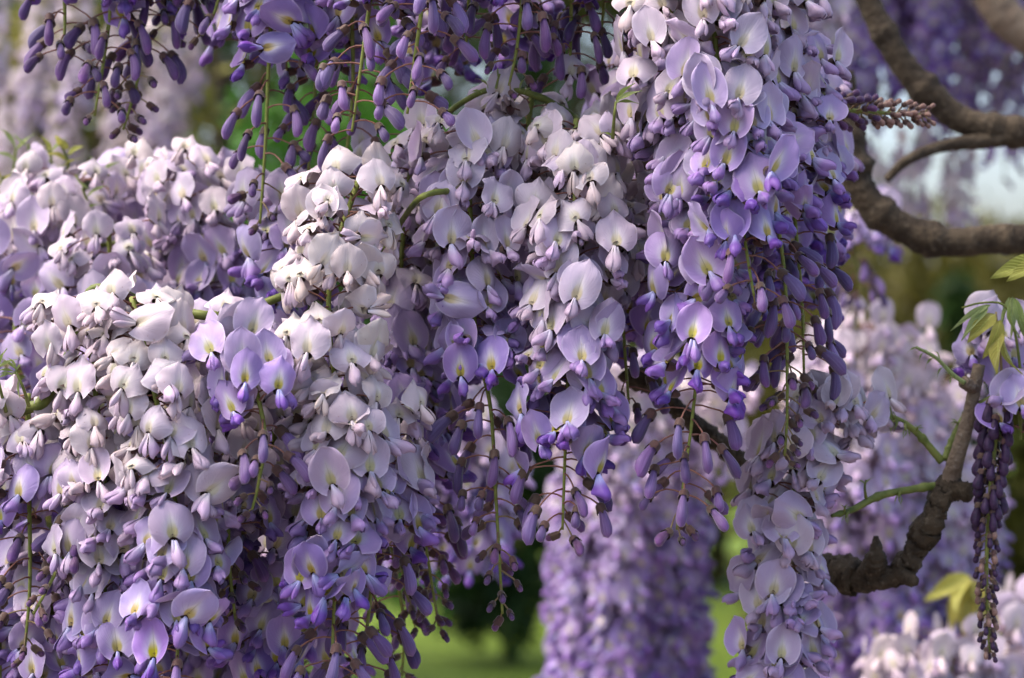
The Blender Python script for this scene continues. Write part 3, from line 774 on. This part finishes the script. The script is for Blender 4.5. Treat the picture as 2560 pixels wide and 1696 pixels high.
sub_branch('stub', [(2300,1340,.085),(2330,1345,.08),(2350,1340,.08)], [.004,.003,.002], M_BARK, lump=.1)
sub_branch('stub', [(2250,1430,.09),(2275,1450,.08),(2285,1452,.075)], [.005,.0035,.003], M_BARK, lump=.1)
sub_branch('green_twig', [(2355,1155,.08),(2290,1080,.08),(2235,1045,.08),(2180,1020,.08)], [.0022,.0019,.0017,.0012], M_TWIG, nodes=3, seed=2)
sub_branch('green_twig', [(2362,1150,.08),(2385,1090,.085),(2415,1030,.09),(2425,1000,.09)], [.0022,.0018,.0016,.0012], M_TWIG, nodes=3, seed=3)
sub_branch('green_twig', [(2362,1212,.08),(2290,1222,.075),(2200,1240,.07),(2130,1275,.06),(2080,1290,.05)], [.0022,.0020,.0020,.0018,.0010], M_TWIG, nodes=4, seed=4)
sub_branch('green_twig', [(2436,1025,.07),(2480,1000,.07),(2530,985,.07),(2640,960,.07)], [.0028,.0023,.0021,.0020], M_TWIG, nodes=3, seed=5)

TW = 'green wisteria twigs'
wood('green_twig', 'arching green twig from which the central pale racemes hang', 'twig', [(1630,300,.02),(1560,345,.02),(1500,365,.02),(1430,290,.04),(1340,240,.03),(1240,222,.03),(1150,260,.04),(1040,350,.09),(900,440,.09)], [.0030,.0026,.0020,.0016,.0015,.0015,.0016,.0016,.0016], M_TWIG, 10, .03, 110, knobs=8, seed=11)
wood('green_twig', 'green twig peeping between white petals above the capped cream flowers', 'twig', [(1200,470,.06),(1130,478,.0),(1085,482,-.015),(1045,500,-.01),(1000,560,.03),(940,660,.06)], [.0012,.0015,.0016,.0015,.0014,.0012], M_TWIG, 10, .03, 60, knobs=3, seed=12)
wood('cut_twig', 'short pruned brown twig with pale cut end beside the pale right bunch', 'twig', [(1625,420,.02),(1615,330,.01),(1590,250,.0),(1557,168,-.005)], [.0030,.0030,.0030,.0027], M_BARKL, 12, .06, 40, cut_end=True, knobs=4, seed=13)
wood('green_twig', 'green twig running along the crest of the left white racemes', 'twig', [(760,720,.03),(600,780,.02),(520,790,-.01),(420,770,.0),(330,745,.0),(260,720,.02),(215,745,.02),(180,880,.02),(110,1000,.0),(60,1025,.0),(-80,1085,.0)], [.0020,.0022,.0026,.0024,.0024,.0024,.0024,.0026,.0028,.0030,.0032], M_TWIG, 10, .03, 120, knobs=9, seed=14)
wood('green_twig', 'slim out-of-focus twig on the pale bank', 'twig', [(-40,700,.2),(80,660,.2),(200,625,.2),(330,600,.2)], [.0022,.0020,.0018,.0012], M_TWIG, 8, .03, 40, knobs=3, seed=15)
wood('green_twig', 'slanting out-of-focus twig with pale shoots at the left', 'twig', [(30,640,.24),(70,520,.24),(120,470,.24),(190,440,.24)], [.0022,.0020,.0018,.0014], M_TWIG, 8, .03, 40, knobs=3, seed=16)
wood('vine_branch', 'woody vine arm above from which the violet racemes dangle', 'branch', [(-300,-262,.08),(150,-262,.08),(560,-268,.07),(800,-262,.07),(1070,-262,.0),(1310,-262,.03),(1520,-255,.04),(1760,-190,.0),(1980,-120,.03),(2300,-200,.2)], [.009,.009,.0095,.010,.010,.010,.010,.010,.010,.011], M_BARK, 14, .05, 140, knobs=8, seed=17)

# ------------------------------------------------------------------ leaves and shoots
def leaf_mesh(name, L, W, bend, fold, mat, tw=0.0):
    mb = MB(); nv, nu = 13, 7
    v = np.linspace(0, 1, nv); u = np.linspace(-1, 1, nu); U, V = np.meshgrid(u, v)
    hw = W / 2 * np.sin(math.pi * np.clip(V, 0, 1) ** 0.75) ** .85 * (1 - .25 * V) + 1e-5
    a = bend * V; x = L * (np.sin(a) / (bend + 1e-6)); z = -L * (1 - np.cos(a)) / (bend + 1e-6)
    y = U * hw * math.cos(fold); z = z + np.abs(U) * hw * math.sin(fold) + .0006 * np.sin(9 * V + 3 * U)
    mb.grid(np.stack([x, y, z], 2), U, V)
    return mb.mesh(name, [mat])
LEAF_Y = [leaf_mesh('leaflet', .021, .0100, .6, .25, M_LEAFY), leaf_mesh('leaflet', .026, .0105, 1.0, .45, M_LEAFY)]
LEAF_G = [leaf_mesh('leaflet', .022, .0055, .7, .9, M_LEAFG), leaf_mesh('leaflet', .018, .0045, 1.2, 1.1, M_LEAFG), leaf_mesh('leaflet', .024, .0075, .5, .7, M_LEAFG)]
def shoot(label, pts, leaves, rad=.0009, name='leafy_shoot', mat=M_TWIG, group=None, mats=None):
    """leaves: (px, py, depth, direction in the picture plane deg, tilt towards the viewer deg, roll, mesh, scale)"""
    path, L = smooth_path([P(*p) for p in pts], 24)
    root = link(name, None, None, path[0]); root.empty_display_size = .01
    tag(root, label, 'shoot', group)
    mb = MB(); mb.tube(path - path[0], np.linspace(rad, rad * .6, 24), 7, 0)
    link('stalk', mb.mesh('stalk', [mat]), root)
    for (x, y, d, ang, tilt, roll, me, s) in leaves:
        o = link('leaflet', me, root, P(x, y, d) - path[0])
        dv = Vector((math.cos(R(ang)) * math.cos(R(tilt)), -math.sin(R(tilt)), math.sin(R(ang)) * math.cos(R(tilt))))
        q = dv.to_track_quat('X', 'Z')
        o.rotation_euler = (q.to_matrix() @ Matrix.Rotation(R(roll), 3, 'X')).to_euler(); o.scale = (s,) * 3
    return root
shoot('young shoot of drooping furry green leaflets above lone lilac flowers', [(2555,1000,.06),(2548,900,.055),(2530,800,.05),(2505,760,.05),(2450,758,.05),(2405,770,.05)],
      [(2478,762,.05,205,10,-60,LEAF_G[0],1.15),(2470,770,.05,222,20,-40,LEAF_G[2],.95),(2528,745,.045,265,5,20,LEAF_G[0],1.0),(2524,742,.05,250,0,-70,LEAF_G[1],1.15),(2535,745,.05,285,10,60,LEAF_G[2],.95),(2531,742,.055,275,-10,0,LEAF_G[0],1.05),(2545,790,.05,290,15,30,LEAF_G[0],.9)])
shoot('shoot of yellow-green leaflets beside the pruned end', [(2505,995,.06),(2502,900,.055),(2495,840,.05),(2490,780,.05)],
      [(2488,785,.05,215,25,-40,LEAF_Y[0],1.05),(2500,800,.045,255,15,-60,LEAF_Y[1],.9),(2505,835,.045,240,30,20,LEAF_Y[0],1.1),(2512,830,.05,262,10,50,LEAF_Y[1],.95)], mat=M_PEDG)
shoot('single yellow leaf reaching in from the side', [(2640,640,.05),(2600,655,.05)], [(2620,652,.05,188,5,-70,LEAF_Y[1],1.25),(2615,655,.05,196,15,-50,LEAF_Y[0],1.1)])
shoot('small green bud shoot on the upper side twig', [(2185,1020,.08),(2205,985,.08),(2212,945,.08)],
      [(2208,965,.08,70,0,40,LEAF_G[1],.45),(2212,965,.08,110,10,-40,LEAF_G[1],.45),(2206,990,.08,40,20,0,LEAF_G[1],.4)])
shoot('hanging pale leaflet shoot on the upper side twig', [(2200,1030,.08),(2195,1000,.075),(2215,1000,.07),(2225,1030,.07)],
      [(2222,1010,.07,275,10,30,LEAF_G[0],.75),(2205,1000,.07,250,0,-40,LEAF_G[1],.6),(2232,1030,.07,300,10,0,LEAF_G[1],.7)])
for q, (x, y, d, a) in enumerate([(2290,1082,.08,70), (2245,1050,.08,200), (2262,1062,.075,280), (2400,1060,.088,160), (2385,1090,.085,20), (2250,1228,.072,260), (2110,1282,.055,80), (2120,1280,.055,250), (2500,995,.07,95), (2535,985,.07,250)]):
    shoot('tiny green leaf bud on a green side twig near the pruned branch', [(x, y, d), (x + 8 * math.cos(R(a)), y - 8 * math.sin(R(a)), d - .002), (x + 16 * math.cos(R(a)), y - 16 * math.sin(R(a)), d - .003)],
          [(x + 8 * math.cos(R(a)), y - 8 * math.sin(R(a)), d - .002, a + dd, 10, dd, LEAF_G[1], .28 + .05 * (q % 3)) for dd in (-35, 0, 35)], rad=.0008, group='leaf buds on the side twigs')
shoot('tiny leaf bud on the lower side twig', [(2165,1245,.065),(2162,1220,.06),(2165,1200,.06)], [(2163,1218,.06,80,0,0,LEAF_G[1],.42),(2163,1215,.06,120,10,30,LEAF_G[1],.38)])
shoot('grey-green catkin-like bud shoot left of the pruned end', [(2412,958,.06),(2380,935,.06),(2340,895,.06),(2290,868,.06)],
      [(2395,945,.06,150,20,0,LEAF_G[1],.42),(2385,940,.06,215,20,30,LEAF_G[1],.40),(2370,922,.06,130,10,0,LEAF_G[1],.42),(2362,918,.06,200,20,0,LEAF_G[1],.45),(2350,900,.06,110,10,40,LEAF_G[1],.45),(2340,895,.06,190,10,0,LEAF_G[1],.48),(2325,885,.06,140,0,0,LEAF_G[1],.45),(2315,880,.06,205,0,0,LEAF_G[1],.4),(2300,872,.06,165,0,0,LEAF_G[1],.42)], rad=.0013, mat=M_LEAFG)
shoot('fresh green leaf shoot by the cut twig', [(1532,345,-.02),(1536,290,-.03),(1540,255,-.03)], [(1538,262,-.03,40,20,40,LEAF_G[2],.62),(1540,255,-.03,55,10,-30,LEAF_G[2],.55),(1536,262,-.03,20,20,30,LEAF_G[0],.55),(1534,350,-.02,120,20,0,LEAF_G[1],.5)], rad=.0010)
shoot('small green shoots on the arching twig', [(1240,222,.02),(1245,200,.02),(1250,185,.02)], [(1246,200,.02,95,10,30,LEAF_G[1],.5),(1220,222,.02,110,10,0,LEAF_G[1],.5),(1300,228,.02,85,10,0,LEAF_G[1],.5),(1205,232,.02,150,10,0,LEAF_G[1],.4),(1310,235,.02,60,10,0,LEAF_G[1],.4)], rad=.0008)
shoot('fuzzy green shoot tip at the left margin', [(72,1015,-.01),(58,970,-.02),(40,930,-.02)], [(42,935,-.02,150,20,0,LEAF_G[0],.5),(40,930,-.02,100,10,30,LEAF_G[1],.6),(38,932,-.02,60,20,-30,LEAF_G[1],.55),(40,935,-.02,180,20,40,LEAF_G[0],.5),(42,932,-.02,125,0,0,LEAF_G[2],.45),(46,950,-.02,270,10,0,LEAF_G[1],.6)], rad=.0010)
shoot('green fan shoot cut by the left margin', [(15,1030,-.01),(0,970,-.02),(-8,930,-.02)], [(-6,935,-.02,80,10,0,LEAF_G[0],.7),(-8,930,-.02,50,20,30,LEAF_G[0],.6),(-8,930,-.02,110,20,-30,LEAF_G[0],.6),(-4,940,-.02,30,20,0,LEAF_G[1],.6)], rad=.0010)
shoot('pale blurred shoot rising from the pale bank', [(120,470,.24),(130,420,.24),(125,375,.24)], [(126,385,.24,100,10,0,LEAF_Y[0],.6),(126,390,.24,60,10,30,LEAF_G[2],.6),(128,410,.24,140,10,-30,LEAF_G[2],.6),(130,430,.24,30,10,0,LEAF_G[2],.5)], rad=.0012)
for q, (x, y, d, h) in enumerate([(165,440,.24,70), (90,560,.2,60), (215,560,.2,90), (-5,520,.24,80), (250,470,.22,50), (60,470,.25,110)]):
    pth = [(x, y, d), (x + 6, y - h * .5, d), (x + (12 if q % 2 else -10), y - h, d)]
    shoot('thin yellow-green shoot sprouting from the pale bank', pth, [(x + 4 * k - 4, y - h * (.35 + .2 * k), d, 90 + (50 if k % 2 else -50), 15, 30 * k, LEAF_G[k % 3] if q % 3 else LEAF_Y[k % 2], .55) for k in range(4)], rad=.0012, group='yellow-green shoots on the bank')
shoot('second pale blurred shoot at the edge of the bank', [(20,470,.27),(35,420,.27),(40,370,.27)], [(40,380,.27,110,10,0,LEAF_G[2],.8),(40,385,.27,60,10,30,LEAF_G[2],.7),(38,400,.27,150,10,30,LEAF_G[2],.6)], rad=.0012)
shoot('blurred tuft of yellow leaves behind the dark bud spike', [(2440,1720,.6),(2430,1600,.6),(2420,1500,.6),(2425,1440,.6)], [(2425,1440,.6,200,20,-60,LEAF_Y[1],1.6),(2425,1445,.6,235,20,-30,LEAF_Y[1],1.7),(2425,1450,.6,300,20,30,LEAF_Y[0],1.6),(2420,1480,.6,260,30,0,LEAF_Y[1],1.7),(2425,1450,.6,215,40,20,LEAF_Y[0],1.7),(2425,1500,.6,330,20,40,LEAF_Y[0],1.5)], rad=.0016)

M_DRY = mat_noise('dry_brown', (.16,.09,.03), (.30,.19,.07), 300.0, .15)
def dry_scrap():
    me = leaf_mesh('withered_petal', .0045, .0030, 1.6, .6, M_DRY)
    root = link('withered_flower', None, None, P(787, 588, .03)); root.empty_display_size = .01
    tag(root, 'tiny dry brown withered flower caught between lilac petals', 'dead flower')
    r_ = random.Random(3)
    for k in range(9):
        o = link('withered_petal', me, root, (r_.gauss(0, .0010), r_.gauss(0, .001), r_.gauss(0, .0014)))
        o.rotation_euler = (r_.uniform(0, 6.3), r_.uniform(0, 6.3), r_.uniform(0, 6.3)); o.scale = (r_.uniform(.6, 1),) * 3
    mb = MB(); mb.tube(np.array([(0, 0, -.012), (.0005, .001, -.006), (0, 0, 0)]), .0005, 6, 0)
    link('stalk', mb.mesh('stalk', [M_DRY]), root)
dry_scrap()
# lone open flowers near the pruned end
raceme('few lilac flowers with violet lips in front of the pruned shoot base', [(2492,800,.09),(2480,880,.09),(2462,960,.09)], (0,.5,1,1), 250, deep=.35, ped=.013, bias=.8, back=.1)
raceme('violet-lipped flowers hanging at the margin beneath the green twig', [(2545,985,.06),(2550,1040,.06),(2552,1100,.06)], (0,.2,1,1), 230, deep=.8, ped=.014)

# ------------------------------------------------------------------ out-of-focus racemes
def ring(label, group, spots, st, dens, deep, warm, length, rr=1.25, scale=1.0):
    for (x, y, d) in spots:
        l = length * random.uniform(.85, 1.15) * FPX / (CD + d)
        raceme(label, [(x, y, d), (x + random.uniform(-12, 12), y + l * .5, d), (x + random.uniform(-25, 25), y + l, d)], st, dens, deep=deep, warm=warm, parts=False, group=group, rr=rr, scale=scale, back=.5)
ring('blurred purple raceme in the big hanging cluster behind the bud tips', 'big blurred purple cluster', [(1470,1150,1.0),(1570,1010,1.05),(1680,1080,1.0),(1520,1130,1.1),(1630,1150,.97),(1450,1230,1.05),(1700,1200,1.1),(1570,1180,.95)], (.0,.12,.98,1), 400, .85, .2, .34, rr=1.1)
ring('bright white blurred raceme painted pale for sunlight behind the crooked branch', 'bright blurred racemes', [(2140,800,.72),(2250,840,.78),(2060,900,.8),(2330,950,.85),(2180,960,.9)], (.6,1,1,1), 420, .1, .35, .16, rr=1.35)  # extra pale petals stand in for strong sunlight
ring('blurred violet raceme below the bright white ones', 'violet blurred racemes', [(2120,1220,.85),(2240,1180,.8),(2340,1240,.9),(2420,1150,1.0),(2100,1480,.95),(2240,1500,.9),(2360,1480,1.0)], (.0,.4,.95,1), 400, .55, .2, .2)
ring('white blurred raceme low beside yellow leaves', 'white blurred racemes', [(2270,1600,.6),(2380,1590,.6),(2500,1580,.62),(2560,1500,.7)], (.4,.9,1,1), 420, .2, .3, .12, rr=1.3)
ring('blurred violet raceme behind the thick bark, tapering to buds', 'violet raceme behind bark', [(2150,500,.6)], (0,.4,.6,1), 420, .6, .2, .07, rr=1.1)
ring('blurred white raceme glowing behind the central bud tips', 'white racemes behind centre', [(1560,900,.75),(1660,940,.8),(1470,950,.85),(1790,950,.8)], (.7,1,1,1), 420, .2, .35, .08, rr=1.3)
ring('blurred mauve raceme behind the sparse thread of buds', 'mauve racemes behind centre', [(1120,950,.45),(1190,1050,.45),(1060,1080,.5)], (.1,.5,.95,1), 360, .7, .2, .10)
ring('dim purple raceme in the dark curtain behind the bare limbs', 'purple curtain', [(x, y, 1.5 + .25 * (i % 3)) for i, (x, y) in enumerate([(1960,-150),(2030,-260),(2090,-160),(2150,-100),(2210,-230),(2270,-180),(2330,-240),(2390,-300),(2440,-320),(2500,-350),(2560,-330),(2050,-60),(2180,-170),(2300,-330)])], (.0,.3,.9,1), 330, .95, .0, .22, rr=1.2)
ring('sparse dark raceme letting flecks of sky through', 'sparse dark racemes', [(2390,-20,1.7),(2450,30,1.8),(2510,60,1.7),(2560,20,1.9),(2340,60,1.9),(2480,-60,2.0)], (.0,.3,.9,1), 150, 1.0, .0, .16, rr=1.0)
ring('pale pinkish blurred raceme at the top beside the dark curtain', 'pinkish blurred racemes', [(1900,-120,.9),(1965,-160,.95),(2020,-100,1.0),(1930,-40,1.05)], (.5,1,1,1), 380, .3, .5, .14, rr=1.3)
ring('thin faded raceme with gaps of sky, blurred', 'thin faded racemes', [(2290,340,1.6),(2400,390,1.6),(2200,390,1.5)], (.8,1,1,1), 120, .3, .6, .10, rr=.7)
ring('grey-lilac raceme in the far blurred curtain', 'far grey-lilac curtain', [(x, y, dd) for x, y, dd in [(-20,-200,2.0),(90,-120,2.2),(200,-160,2.1),(310,-130,2.3),(400,-60,2.2),(470,-150,2.4),(40,150,2.3),(150,120,2.5),(290,140,2.4),(420,120,2.3),(30,300,2.2),(350,260,2.4)]], (.7,.98,1,1), 150, .3, .6, .24, rr=1.0)

# ------------------------------------------------------------------ ground and trees
def mat_ground():
    k = NT('lawn')
    tc = k.n('ShaderNodeTexCoord').outputs['Object']
    n = k.noise(tc, 0.6, 6.0, .65); n2 = k.noise(tc, 30.0, 4.0, .7)
    c = k.mix(n, (0.10, 0.16, 0.018), (0.16, 0.22, 0.028)); c = k.mix(k.step(n2, .4, .7), c, (0.06, 0.10, 0.012))
    return k.finish(c, 0, .8, .15, bump=n2, bump_d=.03)
gm = MB(); gm.add([(-400,6.5,0),(400,6.5,0),(400,900,0),(-400,900,0)], [(0,1,2,3)])
pm = MB(); pm.add([(-400,-400,-.004),(400,-400,-.004),(400,6.6,-.004),(-400,6.6,-.004)], [(0,1,2,3)])
tag(link('neutral_bounce_ground', pm.mesh('neutral_bounce_ground', [mat_noise('neutral_bounce', (.10,.085,.075), (.18,.155,.14), 60.0, 0, .85, .2, bump_d=.01)], False)), None, None, kind='structure')  # unseen near ground, invented in grey-beige to keep bounced light neutral
tag(link('lawn_ground', gm.mesh('lawn_ground', [mat_ground()], False)), None, None, kind='structure')

def tree(label, px, D, width, base, top, c1, c2, n, leaf, group, seed, name='leafy_tree', cat='tree', wood_r=.06):
    rng = np.random.default_rng(seed)
    root = link(name, None, None, ((px - 1280) / FPX * D, D - CD, 0)); tag(root, label, cat, group)
    h = top
    tm = MB(); pts = np.array([[0, 0, -.05], [.05, 0, base * .5 + .1], [-.03, .05, (base + top) / 2], [.02, 0, top * .85]])
    pp, _ = smooth_path(pts, 20); tm.tube(pp, np.linspace(wood_r, wood_r * .3, 20), 9, 0, True, .05)
    for k in range(9):
        a = rng.uniform(0, 6.28); z0 = rng.uniform(base, top * .75); e = np.array([math.cos(a) * width * .38, math.sin(a) * width * .38, min(top * .92, z0 + rng.uniform(.1, .35) * (top - base))])
        s = np.array([0, 0, z0]); q, _ = smooth_path([s, (s + e) / 2 + np.array([0, 0, -.05]), e], 8); tm.tube(q, np.linspace(wood_r * .4, wood_r * .12, 8), 6, 0)
    link('trunk', tm.mesh('trunk', [M_BARK]), root)
    # clumps of leaf blades through the crown
    nc = max(14, n // 130)
    u = rng.normal(0, 1, (nc, 3)); u /= np.linalg.norm(u, axis=1)[:, None]; u *= rng.uniform(.45, 1.0, (nc, 1)) ** .6
    cc = u * np.array([width / 2, width / 2, (top - base) / 2]) + np.array([0, 0, (top + base) / 2])
    idx = rng.integers(0, nc, n)
    p = cc[idx] + rng.normal(0, 1, (n, 3)) * width * .09
    p[:, 2] = np.clip(p[:, 2], .06, None)
    d1 = rng.normal(0, 1, (n, 3)); d1 /= np.linalg.norm(d1, axis=1)[:, None]
    d2 = np.cross(d1, rng.normal(0, 1, (n, 3))); d2 /= np.linalg.norm(d2, axis=1)[:, None]
    L = leaf * rng.uniform(.6, 1.3, (n, 1))
    quad = np.stack([p - d1 * L, p + d2 * L * .42, p + d1 * L, p - d2 * L * .42], 1)
    cm = MB(); cm.add(quad.reshape(-1, 3), [(4 * i, 4 * i + 1, 4 * i + 2, 4 * i + 3) for i in range(n)])
    crown = link('crown', cm.mesh('crown', [mat_noise('foliage_%d' % seed, c1, c2, 3.0, .35, .55, .25, detail=2.0)], False), root)
    return root
GC = ((.05,.08,.015), (.09,.12,.025))
def shade_canopy(label, x0, x1, y0, y1, z0, z1, n, seed):
    rng = np.random.default_rng(seed)
    root = link('shading_vine_canopy', None, None, ((x0 + x1) / 2, (y0 + y1) / 2, z0)); tag(root, label, 'shade_canopy')
    c = np.array([(x0 + x1) / 2, (y0 + y1) / 2, z0]); tm = MB()
    for k in range(5):
        y = y0 + (y1 - y0) * (k + .5) / 5
        q, _ = smooth_path([np.array([x0 - .1, y, z0 + .03]) - c, np.array([(x0 + x1) / 2, y + rng.uniform(-.1, .1), z0 + .06]) - c, np.array([x1 + .1, y, z0 + .03]) - c], 24)
        tm.tube(q, .011, 9, 0, True, .06)
    link('limb', tm.mesh('limb', [M_BARK]), root)
    p = rng.uniform((x0, y0, z0), (x1, y1, z1), (n, 3)) - c
    d1 = rng.normal(0, 1, (n, 3)) * [1, 1, .5]; d1 /= np.linalg.norm(d1, axis=1)[:, None]
    d2 = np.cross(d1, rng.normal(0, .35, (n, 3)) + [0, 0, 1.0]); d2 /= np.linalg.norm(d2, axis=1)[:, None]
    L = .03 * rng.uniform(.6, 1.3, (n, 1))
    quad = np.stack([p - d1 * L, p + d2 * L * .38, p + d1 * L, p - d2 * L * .38], 1)
    m = MB(); m.add(quad.reshape(-1, 3), [(4 * i, 4 * i + 1, 4 * i + 2, 4 * i + 3) for i in range(n)])
    f = link('foliage', m.mesh('foliage', [mat_noise('shading_foliage', *GC, 3.0, .3, .55, .25)], False), root); f['kind'] = 'stuff'
shade_canopy('unseen leafy roof added to shade the dark purple curtain', -.2, 1.3, 1.1, 3.2, 2.16, 2.36, 26000, 41)  # out-of-view foliage roof, added to keep sun and sky off the curtain
GD = ((.014,.036,.008), (.03,.065,.013)); GO = ((.085,.080,.014), (.12,.105,.02)); GB = ((.035,.12,.010), (.07,.20,.016))
tree('dark green tree behind the long dangling bud racemes', 560, 9.0, 2.4, .5, 4.4, *GD, 9000, .05, None, 21)
tree('bright green bush glowing behind the dangling violet buds', 790, 6.5, .75, .8, 2.45, *GB, 4200, .035, None, 22, 'leafy_bush', 'bush', .03)
tree('yellow-green bush showing through the far curtain', 200, 5.4, .5, .5, 2.9, (.20,.20,.035), (.28,.25,.06), 5200, .03, None, 31, 'leafy_bush', 'bush', .03)
tree('dark conifer-like tree behind the middle bunch', 1080, 15.0, 1.7, .1, 5.5, *GD, 9000, .06, None, 23)
tree('olive tree in soft focus beside the dark one', 1380, 16.0, 2.2, .1, 5.0, *GO, 9000, .06, None, 24)
tree('olive green hedge tree below the bare limbs', 2230, 13.0, 2.0, .1, 2.25, *GO, 8000, .06, None, 25)
tree('yellow-olive hedge tree at the right margin', 2580, 13.5, 1.9, .1, 2.2, *GO, 8000, .06, None, 26)
tree('dark green shrub in front of the olive hedge', 2330, 12.0, .55, .2, 1.95, *GD, 2600, .05, None, 27, 'leafy_bush', 'bush', .03)
tree('olive tree hidden by the purple cluster', 1780, 16.0, 2.4, .1, 3.6, *GO, 8000, .06, None, 28)
tree('tall dark tree behind the far grey-lilac curtain', 120, 11.0, 2.6, .4, 4.6, *GO, 9000, .06, None, 29)
tree('dark green bush standing on the lawn', 1250, 12.0, .7, .05, 1.6, *GD, 3500, .05, None, 30, 'leafy_bush', 'bush', .03)
